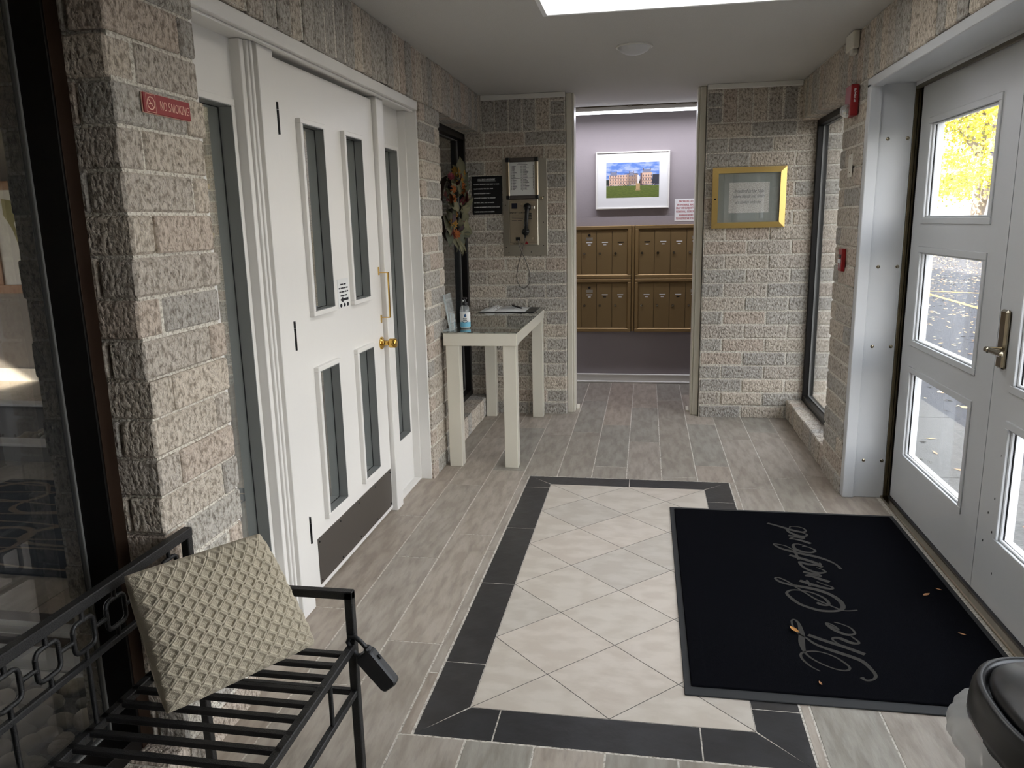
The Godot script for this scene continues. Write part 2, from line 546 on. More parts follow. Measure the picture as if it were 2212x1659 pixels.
	block("ceiling_panel", w, M.ceiling, [[-0.32, H, -1.4, 0.737, H + 0.2, 7.4], [1.92, H, -1.4, 2.56, H + 0.2, 7.4], [0.737, H, -1.4, 1.92, H + 0.2, 2.1], [0.737, H, 3.29, 1.92, H + 0.2, 7.4]])
	var sk := structure("window_5", "skylight with a bright white well set in the ceiling", "skylight")
	block("well", sk, mat(Color(0.93, 0.93, 0.93), 0.8), [[0.7375, H - 0.001, 2.1005, 0.757, 3.1, 3.2895], [1.9, H - 0.001, 2.1005, 1.9195, 3.1, 3.2895], [0.757, H - 0.001, 2.1005, 1.9, 3.1, 2.12], [0.757, H - 0.001, 3.27, 1.9, 3.1, 3.2895]])
	block("pane", sk, glass(0.3, Color(0.95, 0.95, 0.95)), [[0.72, 3.1, 2.08, 1.94, 3.106, 3.31]])
	w = structure("roof", "flat roof over the vestibule, lobby and wing", "roof")
	block("roof_slab", w, M.brick_plain, [[-9.0, 2.75, -1.4, 0.737, 3.0, 8.0], [1.92, 2.75, -1.4, 2.85, 3.0, 8.0], [0.737, 2.75, -1.4, 1.92, 3.0, 2.1], [0.737, 2.75, 3.29, 1.92, 3.0, 8.0]])
	block("parapet", w, M.brick_plain, [[2.56, H + 0.02, -1.4, 2.85, 3.0, 8.0], [-9, 3.0, -16.0, 2.85, 3.9, -1.5]])
	block("wing", w, M.brick_plain, [[-9.0, -0.2, -16.0, 2.85, 3.0, -1.5]])

# ---------------------------------------------------------------- floor
func plank(par: Node3D, x0: float, x1: float, z0: float, z1: float) -> void:
	var s := nst()
	bx(s, Vector3(x0 + 0.0028, -0.012, z0 + 0.0024), Vector3(x1 - 0.0028, rng.randf_range(-0.0003, 0.0003), z1 - 0.0024), 0.0008)
	obj("plank", s, M.planks[rng.randi() % 5], par)

func floors() -> void:
	var f := structure("floor", "grey wood-look plank tiles around a bordered panel of pale diamond tiles", "floor")
	block("grout_bed", f, M.grout, [[-0.32, -0.1, -1.4, 2.6, -0.0008, 7.4]])
	var step := 0.985
	var starts := [0.74, 0.243, 0.73, 0.446, 0.622, 0.525, 0.306, 0.732, 0.465, 0.235, 0.616, 0.42, 0.36]
	var xs := [-0.3, -0.098, 0.1045]
	while xs.size() < 13:
		xs.append(xs[-1] + 0.2027)
	xs.append(2.44)
	for i in xs.size() - 1:
		var z: float = starts[i] - 2.0 * step
		while z < 7.2:
			var a: float = maxf(z, -1.25)
			var b: float = minf(z + step, 7.2)
			if b - a > 0.02:
				var parts := [[xs[i], xs[i + 1], a, b]]
				if xs[i + 1] > 0.56 and xs[i] < 1.68:   # cut out the bordered panel
					parts = []
					if a < 1.513:
						parts.append([xs[i], xs[i + 1], a, minf(b, 1.513)])
					if b > 3.9:
						parts.append([xs[i], xs[i + 1], maxf(a, 3.9), b])
					if a < 3.9 and b > 1.513:
						if xs[i] < 0.549:
							parts.append([xs[i], 0.549, maxf(a, 1.513), minf(b, 3.9)])
						if xs[i + 1] > 1.696:
							parts.append([1.696, xs[i + 1], maxf(a, 1.513), minf(b, 3.9)])
				for p in parts:
					if p[3] - p[2] > 0.012:
						plank(f, p[0], p[1], p[2], p[3])
			z += step
	# dark mitred border
	var o := [0.552, 1.694, 1.516, 3.897]
	var n := [0.694, 1.549, 1.65, 3.746]
	var g := 0.0022
	var pieces := []
	for q in [[1.516, 1.71], [1.71, 2.311], [2.311, 2.91], [2.91, 3.507], [3.507, 3.897]]:
		pieces.append([0, q[0], q[1]])
	for q in [[1.516, 1.842], [1.842, 2.44], [2.44, 3.037], [3.037, 3.636], [3.636, 3.897]]:
		pieces.append([1, q[0], q[1]])
	for q in [[0.552, 1.137], [1.137, 1.694]]:
		pieces.append([2, q[0], q[1]])
	for q in [[0.552, 0.79], [0.79, 1.389], [1.389, 1.694]]:
		pieces.append([3, q[0], q[1]])
	for p in pieces:
		var along: int = 2 if p[0] < 2 else 0
		var lo_o: float = o[along]
		var hi_o: float = o[along + 1]
		var lo_n: float = n[along]
		var hi_n: float = n[along + 1]
		var a_in := maxf(p[1], lo_n) if p[1] > lo_o else lo_n
		var b_in := minf(p[2], hi_n) if p[2] < hi_o else hi_n
		var out_c: float = o[p[0]]
		var in_c: float = n[p[0]]
		var sg := signf(in_c - out_c)
		var poly := PackedVector2Array()
		for c in [[p[1] + g, out_c + sg * g], [p[2] - g, out_c + sg * g], [b_in - g, in_c - sg * g], [a_in + g, in_c - sg * g]]:
			poly.append(Vector2(c[1], c[0]) if p[0] < 2 else Vector2(c[0], c[1]))
		var s := nst()
		ext(s, poly, 0.012, Transform3D(Basis(Vector3.RIGHT, Vector3.BACK, Vector3.UP), Vector3(0, -0.012, 0)))
		obj("border_tile", s, M.slate[rng.randi() % 2], f)
	# diamonds: a lattice of half diagonals, clipped to the panel
	var hx: float = (n[1] - n[0]) / 4.0
	var hz: float = (n[3] - n[2]) / 10.0
	var box := PackedVector2Array([Vector2(n[0] + 0.001, n[2] + 0.001), Vector2(n[1] - 0.001, n[2] + 0.001), Vector2(n[1] - 0.001, n[3] - 0.001), Vector2(n[0] + 0.001, n[3] - 0.001)])
	block("dark_grout_bed", f, M.dark_grout, [[n[0], -0.01, n[2], n[1], -0.0006, n[3]]])
	for i in 5:
		for j in 11:
			if (i + j) % 2 == 0:
				continue
			var c := Vector2(n[0] + i * hx, n[2] + j * hz)
			var k := 0.989
			var d := PackedVector2Array([c + Vector2(hx * k, 0), c + Vector2(0, hz * k), c - Vector2(hx * k, 0), c - Vector2(0, hz * k)])
			for part in Geometry2D.intersect_polygons(d, box):
				var s := nst()
				ext(s, part, 0.01, Transform3D(Basis(Vector3.RIGHT, Vector3.BACK, Vector3.UP), Vector3(0, -0.01, 0)))
				obj("diamond_tile", s, M.diamond[rng.randi() % 3], f)

# ---------------------------------------------------------------- inner door (left)
func ring_boxes(xa: float, xb: float, z: Array, y: Array, w: float) -> Array:
	# four bars round the opening z[0]..z[1], y[0]..y[1]
	return [[xa, y[0] - w, z[0] - w, xb, y[0], z[1] + w], [xa, y[1], z[0] - w, xb, y[1] + w, z[1] + w], [xa, y[0], z[0] - w, xb, y[1], z[0]], [xa, y[0], z[1], xb, y[1], z[1] + w]]

func lining(xa: float, xb: float, z: Array, y: Array) -> Array:
	var t := 0.003
	return [[xa, y[0], z[0], xb, y[0] + t, z[1]], [xa, y[1] - t, z[0], xb, y[1], z[1]], [xa, y[0], z[0], xb, y[1], z[0] + t], [xa, y[0], z[1] - t, xb, y[1], z[1]]]

func slab_with_holes(xa: float, xb: float, z0: float, z1: float, y0: float, y1: float, cols: Array, rows: Array) -> Array:
	var b := []
	var z := z0
	for c in cols:
		b.append([xa, y0, z, xb, y1, c[0]])
		var y := y0
		for r in rows:
			b.append([xa, y, c[0], xb, r[0], c[1]])
			y = r[1]
		b.append([xa, y, c[0], xb, y1, c[1]])
		z = c[1]
	b.append([xa, y0, z, xb, y1, z1])
	return b

func door_left() -> void:
	var d := structure("door_1", "white inner door with four slot windows and sidelights in the left wall", "door")
	block("jamb", d, M.white, [[-0.22, 0, 1.613, -0.017, 2.072, 1.633], [-0.22, 0, 1.633, -0.078, 2.072, 1.645]], 0.002)
	block("jamb", d, M.white, [[-0.22, 0, 3.752, -0.017, 2.072, 3.782]], 0.002)
	block("head", d, M.white, [[-0.22, 2.073, 1.613, -0.011, 2.119, 3.782], [-0.05, 2.064, 1.645, -0.03, 2.073, 3.752], [-0.22, 2.045, 1.645, -0.13, 2.073, 3.752]], 0.002)
	block("mullion", d, M.white, [[-0.2, 0, 2.061, -0.056, 2.072, 2.155]], 0.003)
	block("mullion", d, M.white, [[-0.2, 0, 3.2, -0.056, 2.072, 3.31], [-0.2, 0, 3.31, -0.074, 2.072, 3.346], [-0.09, 0, 3.321, -0.066, 2.072, 3.334], [-0.2, 0, 3.346, -0.084, 2.072, 3.372]], 0.002)
	# sidelights
	for q in [[1.645, 2.061, 1.688, 1.985], [3.372, 3.752, 3.4, 3.7]]:
		block("sidelight_panel", d, M.white, slab_with_holes(-0.165, -0.12, q[0], q[1], 0.0, 2.073, [[q[2], q[3]]], [[0.3, 1.863]]))
		block("glazing_bead", d, M.white, ring_boxes(-0.122, -0.114, [q[2], q[3]], [0.3, 1.863], 0.022), 0.002)
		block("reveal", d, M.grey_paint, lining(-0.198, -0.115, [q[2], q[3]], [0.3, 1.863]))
		block("gasket", d, M.black, ring_boxes(-0.1615, -0.1585, [q[2] + 0.006, q[3] - 0.006], [0.306, 1.857], 0.0025))
		block("pane", d, M.glass, [[-0.1605, 0.3, q[2], -0.1595, 1.863, q[3]]])
		block("foot_rail", d, M.white, [[-0.12, 0, q[0], -0.08, 0.012, q[1]]], 0.002)
	# the leaf
	var cols := [[2.364, 2.554], [2.793, 2.985]]
	var rows := [[0.311, 0.908], [1.148, 1.853]]
	var leaf := block("leaf", d, M.white, slab_with_holes(-0.125, -0.08, 2.163, 3.172, 0.02, 2.055, cols, rows))
	off[leaf] = Vector3.ZERO
	for c in cols:
		for r in rows:
			block("slot_frame", leaf, M.white, ring_boxes(-0.082, -0.06, c, r, 0.019) + ring_boxes(-0.136, -0.124, c, r, 0.019), 0.002)
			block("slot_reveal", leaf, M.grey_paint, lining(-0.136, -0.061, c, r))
			block("gasket", leaf, M.black, ring_boxes(-0.0995, -0.0965, [c[0] + 0.006, c[1] - 0.006], [r[0] + 0.006, r[1] - 0.006], 0.0025))
			block("pane", leaf, M.glass, [[-0.0985, r[0], c[0], -0.0975, r[1], c[1]]])
	block("kick_plate", leaf, M.kick, [[-0.081, 0.04, 2.174, -0.0775, 0.238, 3.093]], 0.001)
	var s := nst()
	for k in 5:
		for y in [0.055, 0.222]:
			var z := 2.19 + k * 0.222
			cyl(s, Vector3(-0.078, y, z), Vector3(-0.0745, y, z), 0.005, 0.003, 8)
	obj("kick_plate_screws", s, M.hinge, leaf)
	for y in [1.846, 1.077, 0.311]:
		s = nst()
		cyl(s, Vector3(-0.068, y - 0.052, 3.178), Vector3(-0.068, y + 0.03, 3.178), 0.0085, 0.0085, 12)
		cyl(s, Vector3(-0.068, y + 0.032, 3.178), Vector3(-0.068, y + 0.056, 3.178), 0.0085, 0.0085, 12)
		bx(s, Vector3(-0.08, y - 0.05, 3.165), Vector3(-0.072, y + 0.05, 3.19), 0.001)
		obj("hinge", s, M.hinge, leaf)
	s = nst()
	var pz := 2.187
	for g in [[1.247, 1.262], [1.027, 1.012]]:
		bx(s, Vector3(-0.08, minf(g[0] - 0.012, g[1] - 0.012), pz - 0.007), Vector3(-0.076, maxf(g[0], g[1]) + 0.012, pz + 0.007), 0.001)
		bx(s, Vector3(-0.078, g[0] - 0.002, pz - 0.007), Vector3(-0.03, g[0] + 0.002, pz + 0.007), 0.001)
	bx(s, Vector3(-0.034, 1.026, pz - 0.008), Vector3(-0.029, 1.248, pz + 0.008), 0.001)
	obj("pull_handle", s, M.brass, leaf)
	s = nst()
	var kx := Transform3D(Basis(Vector3(0, 0, 1), Vector3(1, 0, 0), Vector3(0, 1, 0)), Vector3(-0.08, 0.9, 2.2))
	lathe(s, [Vector2(0, 0), Vector2(0.032, 0), Vector2(0.031, 0.005), Vector2(0.026, 0.008), Vector2(0.016, 0.012), Vector2(0.0125, 0.016), Vector2(0.0125, 0.036), Vector2(0.016, 0.04), Vector2(0.022, 0.043), Vector2(0.0235, 0.046), Vector2(0.0235, 0.074), Vector2(0.021, 0.078), Vector2(0.012, 0.0785), Vector2(0, 0.0785)], kx, 28)
	obj("door_knob", s, M.brass, leaf)
	# paper sign taped between the slots
	var sg := thing("door_sign", "small white paper sign with a black arrow taped on the left white door", "sign", Vector3(-0.08, 1.13, 2.65))
	block("sheet", sg, M.paper, [[-0.08, 1.128, 2.59, -0.0785, 1.252, 2.713]])
	s = nst()
	for ln in [[1.228, 0.6, [0.3, 0.28]], [1.212, 1.0, [0.2, 0.3, 0.22, 0.18]], [1.196, 0.9, [0.16, 0.36, 0.2, 0.16]], [1.18, 0.7, [0.4, 0.3]]]:
		var z: float = 2.651 + 0.052 * ln[1]
		for wd in ln[2]:
			var l: float = wd * 0.1
			bx(s, Vector3(-0.0786, ln[0] - 0.003, z - l), Vector3(-0.0782, ln[0] + 0.003, z), 0.0)
			z -= l + 0.004
	ext(s, PackedVector2Array([Vector2(2.6, 1.157), Vector2(2.66, 1.157), Vector2(2.66, 1.149), Vector2(2.692, 1.163), Vector2(2.66, 1.176), Vector2(2.66, 1.168), Vector2(2.6, 1.168)]), 0.0004, Transform3D(Basis(Vector3(0, 0, 1), Vector3.UP, Vector3(1, 0, 0)), Vector3(-0.0785, 0, 0)))
	for k in 3:
		ext(s, oval(2.61 + k * 0.038, 1.139, 0.012, 0.0085, 14), 0.0004, Transform3D(Basis(Vector3(0, 0, 1), Vector3.UP, Vector3(1, 0, 0)), Vector3(-0.0785, 0, 0)))
	obj("print", s, M.ink, sg)

# ---------------------------------------------------------------- entrance door (right)
func door_right() -> void:
	var d := structure("door_2", "white double entrance door with stacked square panes in the right wall", "door")
	block("jamb", d, M.door_white_shaded, [[2.262, 0, 1.63, 2.318, 2.09, 1.69], [2.318, 0, 1.63, 2.47, 2.09, 1.675], [2.318, 0, 1.675, 2.322, 2.09, 1.682]], 0.003)
	block("jamb", d, M.door_white_shaded, [[2.262, 0, 3.79, 2.47, 2.09, 3.83]], 0.003)
	block("head", d, M.door_white_shaded, [[2.262, 2.075, 1.63, 2.318, 2.117, 3.83], [2.318, 2.086, 1.63, 2.47, 2.117, 3.83], [2.47, 2.068, 1.63, 2.56, 2.117, 3.83]], 0.003)
	block("seal", d, M.bronze_seal, [[2.47, 0.0, 1.63, 2.486, 2.07, 1.678], [2.488, 0.0, 1.63, 2.499, 2.07, 1.674], [2.47, 2.055, 1.675, 2.486, 2.072, 3.79]], 0.002)
	block("seal", d, M.black, [[2.4995, 0.0, 1.66, 2.503, 2.07, 1.689], [2.503, 0.0, 1.66, 2.53, 2.07, 1.684]])
	block("threshold", d, M.nickel, [[2.455, 0.0, 1.67, 2.56, 0.014, 3.8]], 0.004)
	block("threshold_gasket", d, M.black, [[2.488, 0.013, 1.69, 2.54, 0.021, 3.79]])
	var s := nst()
	for y in [1.832, 1.217, 0.813, 0.205]:
		for x in [2.36, 2.45]:
			lathe(s, [Vector2(0, 0.003), Vector2(0.004, 0.003), Vector2(0.005, 0.0015), Vector2(0.0075, 0.002), Vector2(0.009, 0.0)], Transform3D(Basis(Vector3.RIGHT, Vector3(0, 0, 1), Vector3.UP), Vector3(x, y, 1.675)), 14)
	obj("jamb_screws", s, M.nickel, d)
	for k in 2:
		var z0: float = [1.69, 2.741][k]
		var z1: float = [2.736, 3.787][k]
		var o: Array = [[1.843, 2.552], [2.915, 3.62]][k]
		var rows := [[0.29, 0.712], [0.87, 1.294], [1.456, 1.88]]
		var leaf := block("leaf", d, M.door_white_shaded, slab_with_holes(2.5, 2.545, z0, z1, 0.022, 2.064, [o], rows))
		off[leaf] = Vector3.ZERO
		for r in rows:
			block("pane_frame", leaf, M.door_white_shaded, ring_boxes(2.494, 2.502, o, r, 0.028) + ring_boxes(2.543, 2.555, o, r, 0.02), 0.002)
			block("pane_bead", leaf, M.door_white_shaded, [[2.505, r[0], o[0], 2.518, r[0] + 0.008, o[1]], [2.505, r[1] - 0.008, o[0], 2.518, r[1], o[1]], [2.505, r[0], o[0], 2.518, r[1], o[0] + 0.008], [2.505, r[0], o[1] - 0.008, 2.518, r[1], o[1]]], 0.003)
			block("gasket", leaf, M.black, [[2.518, r[0], o[0], 2.521, r[0] + 0.007, o[1]], [2.518, r[0], o[0], 2.521, r[1], o[0] + 0.011]])
			block("pane", leaf, M.glass, [[2.521, r[0], o[0], 2.525, r[1], o[1]]])
		if k == 1:
			s = nst()
			bx(s, Vector3(2.482, 0.915, 2.782), Vector3(2.501, 1.13, 2.836), 0.007)
			cyl(s, Vector3(2.485, 0.985, 2.812), Vector3(2.446, 0.985, 2.812), 0.011, 0.011, 14)
			obj("handle_plate", s, M.nickel, leaf)
			s = nst()
			bx(s, Vector3(2.43, 0.974, 2.797), Vector3(2.452, 0.996, 2.83), 0.006)
			bx(s, Vector3(2.432, 0.976, 2.825), Vector3(2.448, 0.996, 2.935), 0.006)
			obj("lever", s, M.nickel, leaf)
			s = nst()
			for q in [[0.43, 2.86], [0.36, 2.82], [0.3, 2.865], [0.24, 2.8], [0.6, 2.875], [0.15, 2.9]]:
				bx(s, Vector3(2.4985, q[0], q[1]), Vector3(2.5002, q[0] + 0.008, q[1] + 0.004), 0.0)
			obj("scuff_mark", s, M.hinge, leaf)

func windows() -> void:
	var q := [["window_1", "tall dark framed window beside the console table", -0.23, -0.127, 0.0, 1.217, 0.148, -0.18, 0.045], ["window_2", "large dark framed window behind the black bench", -0.215, -0.113, 4.145, 5.37, 0.1, -0.2, 0.05], ["window_3", "tall black framed window beside the gold framed notice", 2.36, 2.43, 0.0, 1.21, 0.142, 2.4, 0.04], ["window_4", "black framed window at the near end of the right wall", 2.36, 2.43, 4.145, 5.37, 0.142, 2.4, 0.04]]
	for a in q:
		var w := structure(a[0], a[1], "window")
		var t: float = a[8]
		var lo: float = a[2]
		var hi: float = a[3]
		block("frame", w, M.bronze_frame, [[lo, a[6], a[4], hi, 2.118, a[4] + t], [lo, a[6], a[5] - t, hi, 2.118, a[5]], [lo, 2.118 - t, a[4], hi, 2.118, a[5]], [lo, a[6], a[4], hi, a[6] + t, a[5]]], 0.002)
		var gl: float = a[7]
		block("gasket", w, M.gasket, ring_boxes(gl - 0.006, gl + 0.006, [a[4] + t + 0.006, a[5] - t - 0.006], [a[6] + t + 0.006, 2.112 - t], 0.006))
		block("pane", w, M.smoked if lo < 0 else M.glass if a[0] == "window_4" else glass(0.3, Color(0.3, 0.31, 0.31)), [[gl - 0.003, a[6] + t, a[4] + t, gl + 0.003, 2.118 - t, a[5] - t]])
		if a[0] == "window_2":
			block("face_strip", w, M.bronze_light, [[-0.1135, 0.1, 4.144, -0.111, 2.118, 4.19]], 0.0005)

# ---------------------------------------------------------------- mail room
func mail_room() -> void:
	var w := structure("wall_mail_room", "mauve painted walls of the mail room beyond the opening", "wall")
	block("far_wall", w, M.purple, [[-0.3, 0, -1.4, 2.6, H, -1.23]])
	block("side_wall", w, M.purple, [[-0.3, 0, -1.23, 0.05, H, -0.2], [2.3, 0, -1.23, 2.6, H, -0.2]])
	block("return_wall", w, M.purple, [[0.05, 0, -0.215, 0.62, H, -0.2], [1.62, 0, -0.215, 2.3, H, -0.2]])
	var b := structure("baseboard_mail_room", "white baseboard along the mail room far wall", "baseboard")
	block("board", b, M.frame_white, [[0.05, 0, -1.23, 2.3, 0.085, -1.216], [0.05, 0.07, -1.23, 2.3, 0.082, -1.212]], 0.003)
	block("shoe_moulding", b, M.frame_white, [[0.05, 0, -1.216, 2.3, 0.02, -1.2]], 0.006)
	var t := structure("trim_2", "cream casing boards lining the mail room opening", "trim")
	block("casing", t, M.cream, [[0.622, 0, -0.2, 0.664, H, -0.047], [0.664, 0, -0.215, 0.68, H, -0.062]], 0.004)
	block("casing", t, M.cream, [[1.576, 0, -0.2, 1.617, H, -0.047], [1.56, 0, -0.215, 1.576, H, -0.062]], 0.004)
	for x in [0.695, 1.545]:
		var ds := thing("door_stop", "small white door wedge at the foot of the %s mail room casing" % ("left" if x < 1 else "right"), "door stop", Vector3(x, 0, -0.16))
		var s := nst()
		ext(s, PackedVector2Array([Vector2(0, 0), Vector2(0.05, 0), Vector2(0.05, 0.012), Vector2(0, 0.034)]), 0.022, Transform3D(Basis(Vector3(0, 0, 1), Vector3.UP, Vector3(-1, 0, 0)), Vector3(x + 0.011, 0, -0.2)))
		obj("wedge", s, M.cream, ds)
	# the strip light where wall and ceiling meet
	var l := thing("strip_light", "long glowing white strip light on the mail room ceiling", "light", Vector3(1.15, 2.34, -0.86))
	var glow := mat(Color(1, 1, 1), 0.5)
	glow.emission_enabled = true
	glow.emission = Color(0.95, 0.97, 1.0)
	glow.emission_energy_multiplier = 0.6
	block("housing", l, M.frame_white, [[0.1, 2.347, -0.92, 2.2, H, -0.818]], 0.004)
	var s2 := nst()
	cyl(s2, Vector3(0.12, 2.337, -0.838), Vector3(2.18, 2.337, -0.838), 0.0115, 0.012, 14)
	obj("tube", s2, glow, l)
	var a := AreaLight3D.new()
	a.name = "strip_lamp"
	a.area_size = Vector2(2.0, 0.03)
	a.light_color = Color(0.95, 0.95, 1.0)
	a.light_energy = 0.17
	a.shadow_enabled = true
	a.position = Vector3(1.15, 2.322, -0.87)
	a.rotation_degrees = Vector3(-90, 0, 0)
	add_child(a)
	var tr := thing("ceiling_track", "thin dark metal track with silver clips beside the strip light", "track", Vector3(1.15, H, -0.81))
	block("rail", tr, M.bronze_seal, [[0.1, H - 0.007, -0.812, 2.2, H, -0.806]], 0.002)
	s2 = nst()
	for x in [0.62, 1.05, 1.17, 1.43, 1.56]:
		block("clip", tr, M.steel, [[x, H - 0.013, -0.814, x + 0.03, H - 0.003, -0.802]], 0.003)
	# mailboxes: four banks of four doors
	var place := ["upper left", "upper right", "lower left", "lower right"]
	for k in 4:
		var x0: float = [0.465, 1.113][k % 2]
		var y0: float = 0.964 if k < 2 else 0.482
		var x1 := x0 + 0.62
		var y1 := y0 + 0.463 if k < 2 else y0 + 0.48
		var g := thing("mailbox_bank", "%s of the four bronze mailbox banks on the mail room wall" % place[k], "mailbox", Vector3((x0 + x1) / 2, y0, -1.23), "mailbox banks")
		block("frame", g, M.mailbox, ring_boxes_z(-1.23, -1.172, [x0 + 0.034, x1 - 0.034], [y0 + 0.03, y1 - 0.034], 0.032) + ring_boxes_z(-1.23, -1.178, [x0 + 0.042, x1 - 0.042], [y0 + 0.034, y1 - 0.045], 0.008), 0.004)
		block("back_box", g, M.black, [[x0 + 0.02, y0 + 0.02, -1.229, x1 - 0.02, y1 - 0.02, -1.195]])
		for c in 4:
			var dx: float = x0 + 0.0335 + c * 0.1383
			var dr := block("door", g, M.mailbox_door, [[dx + 0.0012, y0 + 0.035, -1.2, dx + 0.1371, y1 - 0.047, -1.183]], 0.0015)
			off[dr] = Vector3.ZERO
			var ty := y1 - 0.15
			var mid := dx + 0.075
			var master := (k % 2 == 0 and c == 1) or (k % 2 == 1 and c == 3)
			var pale: bool = rng.randf() < 0.65
			block("name_slot", dr, M.paper if pale else M.black, [[mid - 0.026, ty, -1.184, mid + 0.026, ty + 0.009, -1.1815]])
			block("number_tag", dr, M.paper if rng.randf() < 0.6 else M.black, [[mid - 0.014, ty - 0.02, -1.184, mid + 0.012, ty - 0.012, -1.1818]])
			var s := nst()
			cyl(s, Vector3(dx + 0.03, y1 - 0.243, -1.184), Vector3(dx + 0.03, y1 - 0.243, -1.173), 0.0115, 0.0105, 14)
			obj("lock", s, M.nickel, dr)
			if master:
				s = nst()
				cyl(s, Vector3(mid, ty + 0.068, -1.184), Vector3(mid, ty + 0.068, -1.177), 0.0115, 0.011, 14)
				obj("master_lock", s, M.black, dr)
				block("decal", dr, M.steel, [[mid - 0.03, ty + 0.022, -1.184, mid + 0.03, ty + 0.05, -1.1822]])
	block("joint_cover", get_node("mailbox_bank"), M.mailbox, [[1.086, 0.485, -1.23, 1.112, 1.425, -1.178]], 0.005)
	# framed photograph of a grand house on a lawn
	var p := thing("framed_picture", "white framed print of a large stone palace behind a green lawn", "picture", Vector3(1.085, 1.57, -1.23))
	block("frame", p, M.frame_white, ring_boxes_z(-1.23, -1.2, [0.778, 1.392], [1.581, 2.044], 0.012), 0.002)
	block("mat_board", p, M.paper, [[0.775, 1.578, -1.225, 1.395, 2.047, -1.21]])
	var s := nst()
	print_quad(s, Vector3(0.858, 1.665, -1.2095), Vector3(1.315, 1.665, -1.2095), Vector3(1.315, 1.962, -1.2095), Vector3(0.858, 1.962, -1.2095), Vector3.BACK)
	var pm := mat(Color.WHITE, 0.7)
	pm.albedo_texture = ImageTexture.create_from_image(palace_print())
	obj("print", s, pm, p)
	# notice
	var n := thing("mail_room_sign", "white sign with red capitals taped above the right mailboxes", "sign", Vector3(1.55, 1.452, -1.23))
	block("sheet", n, M.paper, [[1.453, 1.452, -1.23, 1.655, 1.643, -1.2285]])
	var rows := []
	var txt := ["PACKAGES LEFT", "IN THE MAIL ROOM", "MAY BE SUBJECT TO", "REMOVAL, CONTACT", "MANAGEMENT", "TO RETRIEVE ITEMS"]
	var wid := [0.125, 0.158, 0.175, 0.173, 0.12, 0.177]
	for i in 6:
		rows.append([txt[i], 0.017, Transform3D(Basis(), Vector3(1.554, 1.622 - i * 0.0295, -1.2284)), wid[i]])
	letters("lettering", rows, M.red_ink, n, bold)

func ring_boxes_z(za: float, zb: float, x: Array, y: Array, w: float) -> Array:
	return [[x[0] - w, y[0] - w, za, x[1] + w, y[0], zb], [x[0] - w, y[1], za, x[1] + w, y[1] + w, zb], [x[0] - w, y[0], za, x[0], y[1], zb], [x[1], y[0], za, x[1] + w, y[1], zb]]

func palace_print() -> Image:
	var im := Image.create(480, 312, false, Image.FORMAT_RGB8)
	var n := FastNoiseLite.new()
	n.frequency = 0.012
	n.fractal_octaves = 4
	for y in 312:
		for x in 480:
			var c: Color
			if y < 205:
				var k := clampf(n.get_noise_2d(x * 0.7, y * 2.0) * 1.6 + 0.45, 0, 1)
				c = Color(0.36, 0.5, 0.78).lerp(Color(0.78, 0.8, 0.86), k * (0.6 + 0.4 * y / 205.0))
			else:
				var k := n.get_noise_2d(x * 2.0, y * 9.0) * 0.5 + 0.5
				c = Color(0.3, 0.36, 0.14).lerp(Color(0.45, 0.5, 0.2), k)
			im.set_pixel(x, y, c)
	var stone := Color(0.86, 0.72, 0.62)
	var shade := Color(0.42, 0.33, 0.32)
	var slate := Color(0.5, 0.52, 0.6)
	im.fill_rect(Rect2i(0, 150, 480, 52), Color(0.16, 0.19, 0.15))
	im.fill_rect(Rect2i(420, 110, 60, 90), Color(0.2, 0.21, 0.25))
	im.fill_rect(Rect2i(26, 108, 165, 96), stone)
	im.fill_rect(Rect2i(190, 100, 100, 102), stone.darkened(0.25))
	im.fill_rect(Rect2i(325, 92, 90, 108), stone)
	im.fill_rect(Rect2i(310, 96, 16, 104), shade)
	im.fill_rect(Rect2i(165, 96, 120, 8), slate.darkened(0.3))
	for r in [[34, 80, 66], [330, 60, 78], [205, 84, 50]]:
		for i in 30:
			im.fill_rect(Rect2i(r[0] + i / 3, r[1] + 32 - i, r[2] - 2 * (i / 3), 1), slate)
		for e in [4, r[2] - 12]:
			im.fill_rect(Rect2i(r[0] + e, r[1] - 8, 7, 22), shade)
	for r in [[26, 165], [325, 90], [200, 80]]:
		for yy in [136, 164]:
			im.fill_rect(Rect2i(r[0], yy, r[1], 3), shade)
		var x: int = r[0] + 8
		while x < r[0] + r[1] - 8:
			for yy in [112, 143, 172]:
				im.fill_rect(Rect2i(x, yy, 9, 16), Color(0.45, 0.4, 0.42))
			x += 24
	for i in 90:
		var x := (i * 53) % 470
		im.fill_rect(Rect2i(x, 190 + (i * 7) % 14, 4, 8), [Color(0.15, 0.15, 0.18), Color(0.8, 0.76, 0.72), Color(0.4, 0.3, 0.28)][i % 3])
	im.fill_rect(Rect2i(271, 185, 36, 60), Color(0.72, 0.6, 0.42))
	im.fill_rect(Rect2i(267, 236, 44, 14), Color(0.66, 0.55, 0.38))
	im.fill_rect(Rect2i(284, 112, 14, 74), Color(0.9, 0.88, 0.86))
	im.fill_rect(Rect2i(296, 125, 9, 40), Color(0.84, 0.82, 0.8))
	return im

